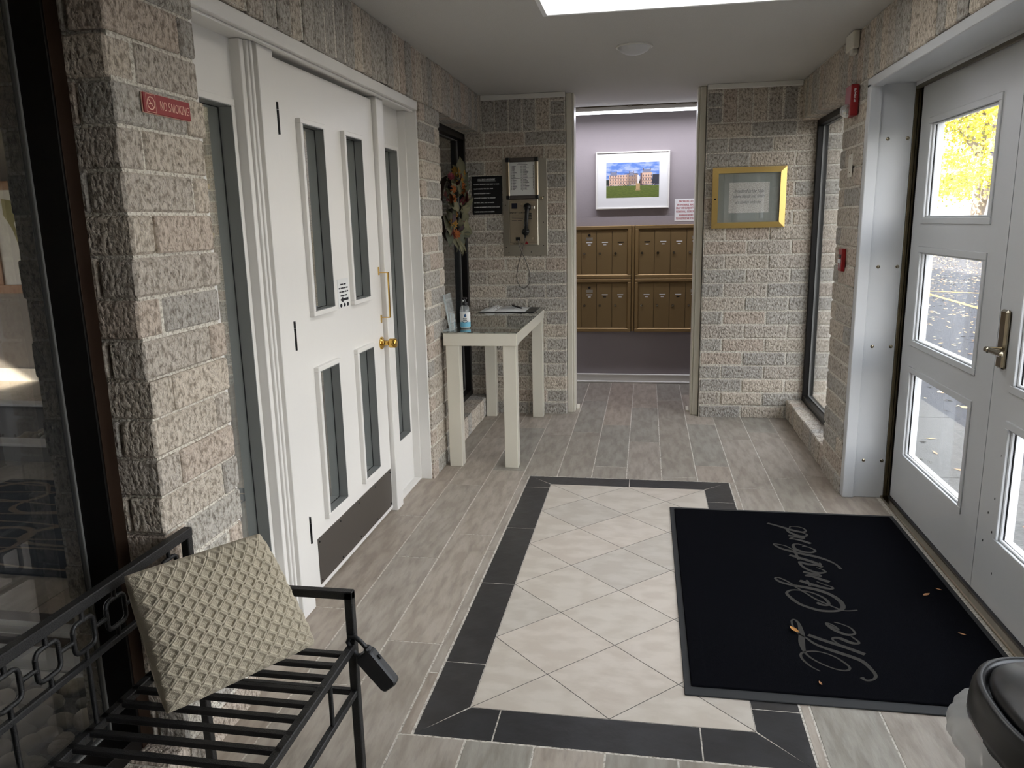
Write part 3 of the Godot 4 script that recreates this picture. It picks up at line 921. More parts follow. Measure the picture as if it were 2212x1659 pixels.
# ---------------------------------------------------------------- lobby behind the left wall
func lobby() -> void:
	var w := structure("wall_lobby_far", "grey painted and brick far wall of the lobby beyond the left windows", "wall")
	block("painted_wall", w, mat(Color(0.5, 0.48, 0.46), 0.7), [[-9, 0, -1.4, -4.15, 2.75, -0.9]])
	block("mortar_bed", w, M.mortar, [[-4.15, 0, -1.4, -0.32, 2.75, -0.895]])
	bond(w, Vector3(-4.0, 0, -0.889), Vector3.RIGHT, Vector3.BACK, 1.5, -0.0102, 24, 0.1, 0.25, 0.08)
	w = structure("wall_lobby_left", "grey lobby wall with a wide unseen window added at the far side for daylight", "wall")
	block("painted_wall", w, mat(Color(0.5, 0.48, 0.46), 0.7), [[-9.0, 0, -0.9, -8.8, 0.4, 8.0], [-9.0, 2.4, -0.9, -8.8, 2.75, 8.0], [-9.0, 0.4, -0.9, -8.8, 2.4, 0.0], [-9.0, 0.4, 6.0, -8.8, 2.4, 8.0]])
	block("pane", w, M.glass, [[-8.905, 0.4, 0.0, -8.9, 2.4, 6.0]])  # unseen window, added and widened to bring daylight into the lobby
	w = structure("wall_lobby_near", "plain lobby wall behind the viewer", "wall")
	block("near_wall", w, M.frame_white, [[-9, 0, 7.8, -0.32, 2.75, 8.0]])
	w = structure("wall_lobby_right", "brick wall between lobby and vestibule above and behind the door", "wall")
	block("inner_face", w, M.brick_plain, [[-0.34, 0, 5.37, -0.32, 2.75, 7.8], [-0.34, H + 0.02, -0.2, -0.32, 2.75, 5.4]])
	var f := structure("floor_lobby", "grey tiled lobby floor seen through the large left window", "floor")
	block("floor_bed", f, M.dark_grout, [[-9, -0.1, -0.9, -0.32, -0.003, 7.8]])
	for i in 13:
		for j in 13:
			var x := -8.0 + i * 0.62
			var z := -0.9 + j * 0.62
			if x < -5.6 or x > -0.7 or z > 5.2:
				continue
			block("floor_tile", f, M.planks[(i * 3 + j) % 5], [[x + 0.002, -0.01, z + 0.002, minf(x + 0.618, -0.325), 0.0, z + 0.618]])
	var b := structure("baseboard_lobby", "white baseboard on the lobby far wall", "baseboard")
	block("board", b, M.frame_white, [[-8.8, 0.0, -0.9, -4.15, 0.13, -0.88]])
	# rug
	var r := thing("rug", "black rug with tan looping swirls on the lobby floor", "rug", Vector3(-1.8, 0, 2.5))
	var im := Image.create(512, 384, false, Image.FORMAT_RGB8)
	im.fill(Color(0.07, 0.068, 0.075))
	var tan := Color(0.52, 0.45, 0.36)
	for k in 7:
		var cx := 60.0 + (k % 4) * 130.0
		var cy := 70.0 + (k / 4) * 170.0 + (k % 2) * 40.0
		for t in 900:
			var a := t / 900.0 * TAU
			var rr := 1.0 + 0.12 * sin(3.0 * a + k)
			var wd := int(5.0 + 5.0 * absf(sin(a * 0.5 + k)))
			im.fill_rect(Rect2i(int(cx + cos(a) * 74.0 * rr), int(cy + sin(a) * 52.0 * rr), wd, wd), tan)
	for k in 8:
		for t in 700:
			im.fill_rect(Rect2i(int(t * 0.73), int(20 + k * 48 + 9.0 * sin(t * 0.011 + k * 2.1)), 4, 5), tan)
	var rm := mat(Color.WHITE, 0.95, 0, 0.2)
	rm.albedo_texture = ImageTexture.create_from_image(im)
	block("rug_body", r, M.pile, [[-2.58, 0.0, 1.932, -0.95, 0.009, 3.1]], 0.002)
	var s := nst()
	print_quad(s, Vector3(-2.578, 0.0095, 3.098), Vector3(-0.952, 0.0095, 3.098), Vector3(-0.952, 0.0095, 1.934), Vector3(-2.578, 0.0095, 1.934), Vector3.UP)
	obj("swirl_print", s, rm, r)
	# far planter with pale ledges
	var p := thing("stone_planter", "low box planter with pale ledges and grey stones standing in the lobby", "planter", Vector3(-3.3, 0, 1.2))
	block("box_side", p, mat(Color(0.42, 0.41, 0.39), 0.7), [[-4.3, 0, 1.53, -2.2, 0.105, 1.58], [-2.25, 0, 0.5, -2.2, 0.105, 1.58], [-4.3, 0, 0.45, -2.2, 0.105, 0.5], [-4.3, 0, 0.5, -4.25, 0.105, 1.53]])
	var pale := mat(Color(0.82, 0.83, 0.84), 0.5)
	block("ledge", p, pale, [[-4.32, 0.105, 1.46, -2.18, 0.125, 1.6], [-4.32, 0.105, 0.43, -2.18, 0.125, 0.55], [-2.32, 0.105, 0.55, -2.18, 0.125, 1.46], [-4.32, 0.105, 0.55, -4.18, 0.125, 1.46]], 0.003)
	block("soil", p, mat(Color(0.3, 0.29, 0.28), 0.9), [[-4.25, 0, 0.5, -2.25, 0.08, 1.53]])
	var stone_mat := [mat(Color(0.62, 0.6, 0.56), 0.7), mat(Color(0.54, 0.53, 0.5), 0.7), mat(Color(0.68, 0.65, 0.6), 0.7), mat(Color(0.6, 0.57, 0.51), 0.7)]
	var stones := []
	for k in 4:
		var st := nst()
		lathe(st, [Vector2(0, -0.45), Vector2(0.35, -0.4), Vector2(0.72, -0.2), Vector2(0.8, 0.02), Vector2(0.7, 0.22), Vector2(0.36, 0.4), Vector2(0, 0.45)], Transform3D(Basis.from_euler(Vector3(0.1 * k, k, 0.08 * k)), Vector3.ZERO), 12, 1.0, 0.75 + 0.08 * k)
		st.generate_normals()
		stones.append(st.commit())
	for k in 60:
		stone(p, stones, stone_mat, Vector3(-3.0 + rng.randf() * 0.66, 0.095 + rng.randf() * 0.02, 0.62 + rng.randf() * 0.8), 0.055)
	# near planter bed at the foot of the large window
	var q := thing("stone_bed", "bed of smooth round river stones behind the large left window", "planter", Vector3(-1.2, 0, 4.6))
	block("kerb", q, pale, [[-2.6, 0, 3.47, -0.34, 0.012, 3.56], [-2.6, 0, 3.64, -0.34, 0.02, 3.77], [-2.6, 0, 3.79, -0.34, 0.03, 3.85]], 0.004)
	block("kerb_riser", q, mat(Color(0.25, 0.19, 0.15), 0.8), [[-2.6, 0, 3.56, -0.34, 0.008, 3.64], [-2.6, 0, 3.4, -0.34, 0.006, 3.47]])
	block("soil", q, mat(Color(0.34, 0.32, 0.29), 0.9), [[-2.6, 0, 3.85, -0.34, 0.012, 6.0]])
	var count := 0
	var zz := 3.89
	while zz < 4.9 and count < 260:
		var xx := -1.35 + (0.04 if count % 2 else 0.0)
		while xx < -0.36:
			stone(q, stones, stone_mat, Vector3(xx + rng.randf_range(-0.02, 0.02), 0.03 + rng.randf() * 0.018, zz + rng.randf_range(-0.02, 0.02)), rng.randf_range(0.042, 0.062))
			count += 1
			xx += 0.085
		zz += 0.068
	# art on the lobby wall
	var a := thing("wall_art", "tan wood framed botanical print hanging on the lobby wall", "picture", Vector3(-4.74, 0.888, -0.9))
	block("frame", a, mat(Color(0.62, 0.45, 0.3), 0.5), ring_boxes_z(-0.9, -0.87, [-5.036, -4.45], [0.973, 1.88], 0.085), 0.004)
	block("mat_board", a, M.paper, [[-5.05, 0.96, -0.899, -4.44, 1.89, -0.885]])
	s = nst()
	ext(s, PackedVector2Array([Vector2(-4.84, 1.6), Vector2(-4.74, 1.58), Vector2(-4.7, 1.42), Vector2(-4.74, 1.36), Vector2(-4.7, 1.22), Vector2(-4.72, 1.16), Vector2(-4.76, 1.3), Vector2(-4.8, 1.38), Vector2(-4.84, 1.44)]), 0.001, Transform3D(Basis(), Vector3(-0.1, 0.2, -0.885)))
	obj("leaf_print", s, mat(Color(0.6, 0.58, 0.4), 0.8), a)
	var fl := thing("silk_flower", "small red silk flower above the framed botanical print in the lobby", "flower", Vector3(-4.97, 1.97, -0.84))
	s = nst()
	for k in 7:
		var ang := TAU * k / 7.0
		var c := Vector3(-4.97, 2.03, -0.84)
		var d := Vector3(cos(ang), sin(ang), 0.3)
		quad(s, c, c + d * 0.07 + Vector3(-d.y, d.x, 0) * 0.03, c + d * 0.13, c + d * 0.07 - Vector3(-d.y, d.x, 0) * 0.03, Vector3.BACK)
	obj("petals", s, mat(Color(0.55, 0.05, 0.04), 0.7), fl)
	s = nst()
	tube(s, [Vector3(-4.97, 1.966, -0.87), Vector3(-4.98, 2.0, -0.86), Vector3(-4.97, 2.03, -0.845)], 0.005)
	obj("stem", s, mat(Color(0.2, 0.25, 0.1), 0.7), fl)

func stone(par: Node3D, meshes: Array, mats: Array, at: Vector3, size: float) -> void:
	var o := MeshInstance3D.new()
	o.name = "stone"
	o.mesh = meshes[rng.randi() % meshes.size()]
	o.material_override = mats[rng.randi() % mats.size()]
	o.transform = Transform3D(Basis.from_euler(Vector3(rng.randf_range(-0.25, 0.25), rng.randf() * TAU, 0)).scaled(Vector3.ONE * size), at - off.get(par, Vector3.ZERO))
	par.add_child(o, true)

# ---------------------------------------------------------------- outdoors
func outdoors() -> void:
	var conc := tri_map(mat(Color(0.36, 0.355, 0.345), 0.9), noise(0.02, [Color(0.8, 0.8, 0.8), Color(1, 1, 1)], [0.3, 0.7], 5, false, 91), Vector3(2.0, 1, 6), noise(0.05, [Color.BLACK, Color.WHITE], [0.3, 0.7], 3, false, 92), 0.2)
	var w := structure("sidewalk", "pale concrete sidewalk slabs outside the entrance door", "sidewalk")
	for k in 16:
		var z := -11.85 + k * 1.45
		block("slab", w, conc, [[2.57, -0.16, z + 0.005, 3.485, -0.03, z + 1.445]], 0.008)
	var asphalt := tri_map(mat(Color(0.26, 0.27, 0.31), 0.95), noise(0.25, [Color(0.45, 0.45, 0.47), Color(1, 1, 1)], [0.3, 0.7], 2, false, 93), Vector3(1.2, 1.2, 1.2), noise(0.3, [Color.BLACK, Color.WHITE], [0.3, 0.7], 2, false, 94), 0.6)
	w = structure("parking_lot", "dark asphalt parking lot scattered with fallen leaves", "parking lot")
	block("asphalt", w, asphalt, [[3.485, -0.3, -60, 60, -0.15, 25]])
	var yl := mat(Color(0.8, 0.62, 0.25), 0.8)
	var s := nst()
	for q in [[Vector3(7.0, 0, -13.2), Vector3(6.84, 0, -6.5)], [Vector3(6.7, 0, -12.2), Vector3(9.5, 0, -10.4)]]:
		var n: Vector3 = (q[1] - q[0]).cross(Vector3.UP).normalized() * 0.05
		var up := Vector3(0, -0.147, 0)
		quad(s, q[0] - n + up, q[1] - n + up, q[1] + n + up, q[0] + n + up, Vector3.UP)
	obj("yellow_line", s, yl, w)
	w = structure("lawn", "grassy ground beyond the parking lot", "lawn")
	block("grass", w, mat(Color(0.3, 0.33, 0.14), 0.9), [[3.485, -0.32, -160, 90, -0.2, -59.9], [-60, -0.34, -200, 130, -0.33, 80]])
	# fallen leaves: past counting
	var lm := nst()
	for k in 4:
		var p0 := Vector3(0, 0.004, -0.5)
		var side := Vector3(0.22, 0.012, 0)
		if k == 0:
			tri(lm, p0, side, -side, Vector3.UP)
			tri(lm, Vector3(0, 0.03, 0.5), side, -side, Vector3.UP)
	lm.generate_normals()
	var leaf_mesh := lm.commit()
	var leafm := mat(Color(1, 1, 1), 0.8)
	leafm.vertex_color_use_as_albedo = true
	var mm := MultiMesh.new()
	mm.transform_format = MultiMesh.TRANSFORM_3D
	mm.use_colors = true
	mm.mesh = leaf_mesh
	mm.instance_count = 9000
	for i in 9000:
		var heap := i > 3500
		var z := -rng.randf_range(13.5, 30.0) if heap else rng.randf_range(-16.0, 4.5)
		var x := 3.6 + rng.randf() * (14.0 if heap else 7.0)
		var y := -0.146
		if i < 60:
			x = rng.randf_range(2.7, 3.45)
			y = -0.027
			z = rng.randf_range(-2.0, 4.0)
		var b := Basis.from_euler(Vector3(rng.randf_range(-0.3, 0.3), rng.randf() * TAU, rng.randf_range(-0.3, 0.3))).scaled(Vector3.ONE * rng.randf_range(0.045, 0.1))
		mm.set_instance_transform(i, Transform3D(b, Vector3(x, y, z)))
		mm.set_instance_color(i, [Color(0.5, 0.36, 0.16), Color(0.42, 0.27, 0.12), Color(0.55, 0.45, 0.25), Color(0.35, 0.2, 0.1)][i % 4])
	var fl := MultiMeshInstance3D.new()
	fl.name = "fallen_leaves"
	fl.multimesh = mm
	fl.material_override = leafm
	add_child(fl, true)
	fl.set_meta("kind", "stuff")
	tag(fl, "dry fallen leaves scattered over the sidewalk and parking lot", "leaves")
	# trees
	tree(Vector3(16.0, -0.2, -33.3), 0, "yellow leaved tree with a forked grey trunk across the parking lot")
	tree(Vector3(18.5, -0.2, -37.8), 1, "yellow tree with one long pale limb, left of the forked tree outside")
	tree(Vector3(15.6, -0.2, -28.6), 2, "yellow tree nearest the door jamb, right of the forked tree outside")
	# houses
	var white := mat(Color(0.85, 0.85, 0.86), 0.7)
	var roof := mat(Color(0.34, 0.34, 0.36), 0.8)
	var h := thing("garage", "low white garage with a dark gable behind the trees", "building", Vector3(26, -0.2, -61))
	block("wall", h, white, [[25, -0.2, -66, 31, 3.1, -57.5]])
	s = nst()
	ext(s, PackedVector2Array([Vector2(-66.4, 3.1), Vector2(-57.2, 3.1), Vector2(-61.8, 4.6)]), 6.4, Transform3D(Basis(Vector3(0, 0, 1), Vector3.UP, Vector3(1, 0, 0)), Vector3(24.8, 0, 0)))
	obj("roof", s, roof, h)
	for k in 3:
		block("garage_door", h, mat(Color(0.9, 0.9, 0.9), 0.5), [[24.95, -0.2, -65.4 + k * 2.7, 25.0, 2.2, -63.2 + k * 2.7]], 0.02)
	h = thing("brick_house", "pinkish brick house with a pale roof behind the tree trunks", "building", Vector3(26, -0.2, -52))
	block("wall", h, mat(Color(0.62, 0.4, 0.34), 0.8), [[25, -0.2, -57, 32, 3.6, -46]])
	s = nst()
	ext(s, PackedVector2Array([Vector2(-57.6, 3.6), Vector2(-45.5, 3.6), Vector2(-51.5, 6.0)]), 7.4, Transform3D(Basis(Vector3(0, 0, 1), Vector3.UP, Vector3(1, 0, 0)), Vector3(24.8, 0, 0)))
	obj("roof", s, mat(Color(0.75, 0.75, 0.78), 0.7), h)
	for k in 4:
		block("window", h, roof, [[24.96, 1.0, -55.5 + k * 2.4, 25.0, 2.4, -54.4 + k * 2.4]], 0.01)

func tree(at: Vector3, kind: int, label: String) -> void:
	var t := thing("tree", label, "tree", at, "yellow trees beyond the parking lot")
	var bark := mat(Color(0.5, 0.45, 0.4), 0.9)
	var s := nst()
	var tips := []
	var trunks: Array = [
		[[Vector3(0, 0, 0), Vector3(0.05, 2.2, -0.15), Vector3(0.1, 4.3, -0.4), Vector3(0.2, 6.4, 0.2), Vector3(0.2, 8.5, 0.6)], [Vector3(0, 0.6, 0.1), Vector3(0.1, 2.4, 0.6), Vector3(0, 4.2, 1.2), Vector3(0.1, 5.4, 1.0), Vector3(0.2, 7.5, -0.2)], [Vector3(0.1, 4.3, -0.4), Vector3(-0.3, 5.4, -1.4), Vector3(-0.5, 6.2, -2.4)]],
		[[Vector3(0, 0, 0), Vector3(0, 2.6, 0.3), Vector3(-0.2, 4.4, -0.6), Vector3(-0.4, 6.2, -1.9), Vector3(-0.4, 8.0, -2.2)], [Vector3(-0.2, 4.4, -0.6), Vector3(0.1, 5.5, 0.8), Vector3(0.1, 7.0, 1.8)]],
		[[Vector3(0, 0, 0), Vector3(0, 3.0, -0.2), Vector3(0.1, 4.8, -1.6), Vector3(0.1, 5.9, -3.6), Vector3(0.1, 7.0, -5.0)], [Vector3(0, 3.0, -0.2), Vector3(0.1, 5.5, 0.6), Vector3(0, 8.0, 0.8)]]][kind]
	for b in trunks:
		for i in b.size() - 1:
			var r: float = 0.2 - 0.035 * i
			cyl(s, at + b[i], at + b[i + 1], r, r - 0.03, 9)
		tips.append_array([b[-1], b[-2]])
	for i in 46:
		var base: Vector3 = tips[i % tips.size()]
		var d := Vector3(rng.randf_range(-1, 1), rng.randf_range(-0.3, 0.9), rng.randf_range(-1, 1)).normalized()
		var q := base - d * 0.2
		var e := base + d * rng.randf_range(0.9, 2.2)
		cyl(s, at + q, at + (q + e) / 2 + Vector3(0, 0.15, 0), 0.045, 0.03, 5, false)
		cyl(s, at + (q + e) / 2 + Vector3(0, 0.15, 0), at + e, 0.03, 0.01, 5, false)
	obj("trunk", s, bark, t)
	var lf := nst()
	quad(lf, Vector3(-0.5, 0, 0), Vector3(0, 0.12, -0.35), Vector3(0.5, 0, 0), Vector3(0, 0.12, 0.35), Vector3.UP)
	lf.generate_normals()
	var m := mat(Color(1, 1, 1), 0.7)
	m.vertex_color_use_as_albedo = true
	m.backlight_enabled = true
	m.backlight = Color(0.7, 0.7, 0.7)
	var mm := MultiMesh.new()
	mm.transform_format = MultiMesh.TRANSFORM_3D
	mm.use_colors = true
	mm.mesh = lf.commit()
	var count := 5200
	mm.instance_count = count
	var blobs := []
	for i in 30:
		var a := rng.randf() * TAU
		blobs.append(Vector3(cos(a) * rng.randf_range(0.2, 3.0), rng.randf_range(2.4, 9.0), sin(a) * rng.randf_range(0.2, 3.4)))
	for i in count:
		var c: Vector3 = blobs[i % blobs.size()]
		var p := c + Vector3(rng.randfn(0, 0.55), rng.randfn(0, 0.32), rng.randfn(0, 0.6))
		var b := Basis.from_euler(Vector3(rng.randf() * TAU, rng.randf() * TAU, rng.randf() * TAU)).scaled(Vector3.ONE * rng.randf_range(0.12, 0.24))
		mm.set_instance_transform(i, Transform3D(b, p))
		mm.set_instance_color(i, [Color(0.62, 0.5, 0.02), Color(0.7, 0.58, 0.03), Color(0.5, 0.46, 0.04), Color(0.3, 0.34, 0.05)][mini(int(rng.randf() * 4.4), 3)])
	var fo := MultiMeshInstance3D.new()
	fo.name = "foliage"
	fo.multimesh = mm
	fo.material_override = m
	fo.set_meta("kind", "stuff")
	t.add_child(fo, true)

# ---------------------------------------------------------------- things on the walls
func wall_things() -> void:
	var face_x := Basis(Vector3(0, 0, -1), Vector3.UP, Vector3(1, 0, 0))    # on the left wall
	var face_z := Basis()                                                # on the back wall
	# no smoking
	var n := thing("no_smoking_sign", "red no smoking sign with a cigarette symbol on the near left brick pier", "sign", Vector3(0.01, 1.755, 3.946))
	block("plate", n, M.red, [[0.004, 1.756, 3.848, 0.0105, 1.802, 4.046]], 0.0012)
	block("edge_layer", n, mat(Color(0.85, 0.7, 0.62), 0.6), [[0.0035, 1.7545, 3.8465, 0.007, 1.8035, 4.0475]], 0.0005)
	var cream_ink := mat(Color(0.93, 0.74, 0.66), 0.6)
	letters("lettering", [["NO SMOKING", 0.0215, Transform3D(face_x, Vector3(0.0108, 1.7785, 3.918)), 0.125]], cream_ink, n, sans)
	var s := nst()
	var xf := Transform3D(face_x, Vector3(0.0105, 1.779, 4.018))
	for i in 24:
		var a := TAU * i / 24
		var b := TAU * (i + 1) / 24
		ext(s, PackedVector2Array([Vector2(cos(a), sin(a)) * 0.0135, Vector2(cos(b), sin(b)) * 0.0135, Vector2(cos(b), sin(b)) * 0.0157, Vector2(cos(a), sin(a)) * 0.0157]), 0.0006, xf)
	ext(s, PackedVector2Array([Vector2(-0.0102, 0.0088), Vector2(-0.0088, 0.0102), Vector2(0.0102, -0.0088), Vector2(0.0088, -0.0102)]), 0.0006, xf)
	ext(s, PackedVector2Array([Vector2(-0.009, -0.004), Vector2(0.005, -0.0015), Vector2(0.0045, 0.001), Vector2(-0.009, -0.0015)]), 0.0006, xf)
	for q in [[-0.019, 0.0205, 0.019, 0.0213], [-0.019, -0.0213, 0.019, -0.0205], [-0.019, -0.0213, -0.0182, 0.0213], [0.0182, -0.0213, 0.019, 0.0213]]:
		ext(s, PackedVector2Array([Vector2(q[0], q[1]), Vector2(q[2], q[1]), Vector2(q[2], q[3]), Vector2(q[0], q[3])]), 0.0005, xf)
	obj("symbol", s, cream_ink, n)
	# calling instructions
	var c := thing("calling_sign", "black sign with white calling instructions beside the steel entry phone", "sign", Vector3(0.032, 1.536, 0))
	block("plate", c, mat(Color(0.025, 0.025, 0.035), 0.45), [[-0.082, 1.536, 0.002, 0.146, 1.814, 0.008]], 0.001)
	var lines := ["1) LOCATE RESIDENT CODE NEXT TO NAME", "2) LIFT HANDSET FOR DIAL-TONE", "3) ENTER RESIDENT CODE #", "4) IDENTIFY YOURSELF TO RESIDENT", "5) IF BUSY, WAIT, THEN TRY AGAIN", "6) HANG UP HANDSET AFTER DOOR BUZZES", "7) ENTER WHILE DOOR IS BUZZING"]
	var wid := [0.194, 0.147, 0.127, 0.164, 0.153, 0.194, 0.154]
	var rows := [["CALLING A RESIDENT", 0.014, Transform3D(face_z, Vector3(0.03, 1.789, 0.0085)), 0.132]]
	for i in 7:
		rows.append([lines[i], 0.0085, Transform3D(face_z, Vector3(-0.068 + wid[i] / 2.0, 1.756 - i * 0.0335, 0.0085)), wid[i]])
	var white_ink := mat(Color(0.85, 0.85, 0.85), 0.7)
	letters("lettering", rows, white_ink, c, bold)
	block("underline", c, white_ink, [[-0.038, 1.7775, 0.008, 0.1, 1.7787, 0.0088]])
	# entry phone
	var e := thing("entry_phone", "brushed steel entry phone panel with a black handset and name directory", "intercom", Vector3(0.318, 1.224, 0))
	block("back_plate", e, M.steel, [[0.152, 1.224, 0.002, 0.486, 1.93, 0.01]], 0.002)
	s = nst()
	for q in [[0.19, 1.25], [0.17, 1.29], [0.36, 1.252], [0.455, 1.3], [0.455, 1.47], [0.46, 1.655], [0.17, 1.6]]:
		cyl(s, Vector3(q[0], q[1], 0.009), Vector3(q[0], q[1], 0.0125), 0.0045, 0.003, 8)
	obj("screws", s, M.hinge, e)
	block("cabinet", e, M.steel, [[0.196, 1.303, 0.009, 0.418, 1.64, 0.036]], 0.003)
	var panel := block("phone_panel", e, mat(Color(0.62, 0.57, 0.49), 0.42, 0.6), [[0.204, 1.309, 0.034, 0.414, 1.632, 0.0385]], 0.001)
	off[panel] = Vector3.ZERO
	var dk := mat(Color(0.06, 0.07, 0.14), 0.3)
	block("screen", panel, dk, [[0.222, 1.573, 0.038, 0.264, 1.612, 0.0395]])
	letters("lettering", [["ENTRY SENTRY", 0.011, Transform3D(face_z, Vector3(0.274, 1.543, 0.0388)), 0.13], ["TRIGON", 0.009, Transform3D(face_z, Vector3(0.262, 1.316, 0.0388)), 0.08]], M.ink, panel, bold)
	s = nst()
	for q in [[0.222, 1.519, 0.05], [0.222, 1.508, 0.09], [0.222, 1.497, 0.084], [0.222, 1.484, 0.035], [0.266, 1.484, 0.03]]:
		bx(s, Vector3(q[0], q[1], 0.0383), Vector3(q[0] + q[2], q[1] + 0.003, 0.0388), 0.0)
	for q in ring_boxes_z(0.0383, 0.0388, [0.208, 0.41], [1.324, 1.626], 0.0012):
		bx(s, Vector3(q[0], q[1], q[2]), Vector3(q[3], q[4], q[5]), 0.0)
	obj("print", s, M.ink, panel)
	s = nst()
	ext(s, PackedVector2Array([Vector2(0.316, 1.312), Vector2(0.346, 1.312), Vector2(0.331, 1.335)]), 0.0008, Transform3D(Basis(), Vector3(0, 0, 0.0385)))
	obj("red_triangle", s, M.red, panel)
	s = nst()
	for i in 4:
		for j in 3:
			bx(s, Vector3(0.346 + j * 0.0085, 1.53 - i * 0.0125, 0.038), Vector3(0.353 + j * 0.0085, 1.54 - i * 0.0125, 0.041), 0.001)
	obj("keypad", s, M.black, panel)
	s = nst()
	cyl(s, Vector3(0.3, 1.603, 0.038), Vector3(0.3, 1.603, 0.0405), 0.011, 0.0105, 16)
	cyl(s, Vector3(0.379, 1.353, 0.038), Vector3(0.379, 1.353, 0.0405), 0.0105, 0.01, 16)
	obj("lock", s, M.nickel, panel)
	block("cord_socket", panel, M.hinge, [[0.25, 1.339, 0.038, 0.284, 1.364, 0.048]], 0.002)
	block("hook", panel, M.steel, [[0.352, 1.57, 0.038, 0.378, 1.582, 0.075], [0.372, 1.566, 0.07, 0.4, 1.59, 0.076]], 0.003)
	# directory board
	block("directory_back", e, M.steel, [[0.186, 1.642, 0.01, 0.424, 1.936, 0.03]], 0.002)
	block("directory_rail", e, mat(Color(0.55, 0.5, 0.42), 0.3, 0.9), [[0.186, 1.645, 0.03, 0.211, 1.932, 0.048], [0.4, 1.645, 0.03, 0.423, 1.932, 0.048]], 0.006)
	block("directory_rail", e, M.kick, [[0.211, 1.905, 0.03, 0.4, 1.936, 0.046], [0.211, 1.642, 0.03, 0.4, 1.668, 0.046]], 0.004)
	block("corner", e, M.black, [[0.184, 1.906, 0.03, 0.211, 1.938, 0.05], [0.399, 1.906, 0.03, 0.426, 1.938, 0.05], [0.184, 1.64, 0.03, 0.209, 1.668, 0.05], [0.401, 1.64, 0.03, 0.426, 1.668, 0.05]], 0.003)
	block("directory_sheet", e, M.paper, [[0.21, 1.667, 0.03, 0.401, 1.906, 0.032]])
	s = nst()
	bx(s, Vector3(0.3035, 1.7, 0.032), Vector3(0.3065, 1.882, 0.0326), 0.0)
	bx(s, Vector3(0.22, 1.789, 0.032), Vector3(0.396, 1.7925, 0.0326), 0.0)
	bx(s, Vector3(0.275, 1.896, 0.032), Vector3(0.335, 1.899, 0.0326), 0.0)
	bx(s, Vector3(0.266, 1.887, 0.032), Vector3(0.345, 1.89, 0.0326), 0.0)
	for i in 22:
		var y := 1.875 - i * 0.0079
		if absf(y - 1.791) < 0.004:
			continue
		for col in 2:
			var x := 0.221 + col * 0.09
			bx(s, Vector3(x, y, 0.032), Vector3(x + 0.006, y + 0.0035, 0.0325), 0.0)
			bx(s, Vector3(x + 0.01, y, 0.032), Vector3(x + 0.01 + rng.randf_range(0.012, 0.036), y + 0.0035, 0.0325), 0.0)
			bx(s, Vector3(x + 0.073, y, 0.032), Vector3(x + 0.08, y + 0.0035, 0.0325), 0.0)
	obj("directory_print", s, mat(Color(0.25, 0.25, 0.27), 0.8), e)
	s = nst()
	bx(s, Vector3(0.434, 1.635, 0.01), Vector3(0.455, 1.655, 0.022), 0.002)
	obj("latch", s, M.nickel, e)
	# the handset hangs on the hook; its cord loops below
	var hs := nst()
	tube(hs, [Vector3(0.345, 1.58, 0.082), Vector3(0.344, 1.54, 0.094), Vector3(0.341, 1.49, 0.097), Vector3(0.336, 1.44, 0.094), Vector3(0.331, 1.405, 0.082)], 0.0155, 12)
	lathe(hs, [Vector2(0, -0.028), Vector2(0.022, -0.027), Vector2(0.028, -0.018), Vector2(0.028, 0.004), Vector2(0.02, 0.014), Vector2(0, 0.017)], Transform3D(Basis(Vector3.RIGHT, Vector3(0, 0.25, 0.97), Vector3(0, -0.97, 0.25)), Vector3(0.346, 1.583, 0.077)), 20)
	lathe(hs, [Vector2(0, -0.028), Vector2(0.02, -0.027), Vector2(0.027, -0.016), Vector2(0.027, 0.004), Vector2(0.02, 0.014), Vector2(0, 0.017)], Transform3D(Basis(Vector3.RIGHT, Vector3(0, -0.25, 0.97), Vector3(0, -0.97, -0.25)), Vector3(0.33, 1.403, 0.077)), 20)
	cyl(hs, Vector3(0.329, 1.385, 0.078), Vector3(0.326, 1.36, 0.078), 0.008, 0.006, 10)
	obj("handset", hs, M.black, e)
	s = nst()
	tube(s, [Vector3(0.267, 1.345, 0.05), Vector3(0.278, 1.3, 0.052), Vector3(0.299, 1.24, 0.035), Vector3(0.325, 1.17, 0.015), Vector3(0.345, 1.1, 0.01), Vector3(0.35, 1.055, 0.01), Vector3(0.338, 1.01, 0.011), Vector3(0.315, 0.985, 0.012), Vector3(0.297, 0.98, 0.012), Vector3(0.27, 0.995, 0.012), Vector3(0.25, 1.035, 0.012), Vector3(0.246, 1.08, 0.014), Vector3(0.26, 1.155, 0.022), Vector3(0.285, 1.225, 0.045), Vector3(0.31, 1.3, 0.065), Vector3(0.326, 1.362, 0.078)], 0.0032, 8)
	obj("cord", s, M.kick, e)
	# gold framed notice
	var g := thing("framed_notice", "gold framed notice board with a cursive welcome card on the right brick wall", "notice", Vector3(1.92, 1.4, 0))
	var gold := mat(Color(0.9, 0.77, 0.48), 0.34, 1.0)
	s = nst()
	var fx := [1.67, 2.172]
	var fy := [1.4, 1.82]
	var bw := 0.04
	for q in [[[0, 0], [1, 0], Vector3(0, -1, 0)], [[1, 0], [1, 1], Vector3(1, 0, 0)], [[1, 1], [0, 1], Vector3(0, 1, 0)], [[0, 1], [0, 0], Vector3(-1, 0, 0)]]:
		var p := []
		for k in 2:
			var i: int = q[k][0]
			var j: int = q[k][1]
			p.append([Vector3(fx[i], fy[j], 0.004), Vector3(fx[i], fy[j], 0.03), Vector3(fx[i] + bw * (1 - 2 * i), fy[j] + bw * (1 - 2 * j), 0.036), Vector3(fx[i] + bw * (1 - 2 * i), fy[j] + bw * (1 - 2 * j), 0.02)])
		for k in 3:
			quad(s, p[0][k], p[1][k], p[1][k + 1], p[0][k + 1], [q[2], Vector3.BACK, -q[2]][k])
	obj("frame", s, gold, g)
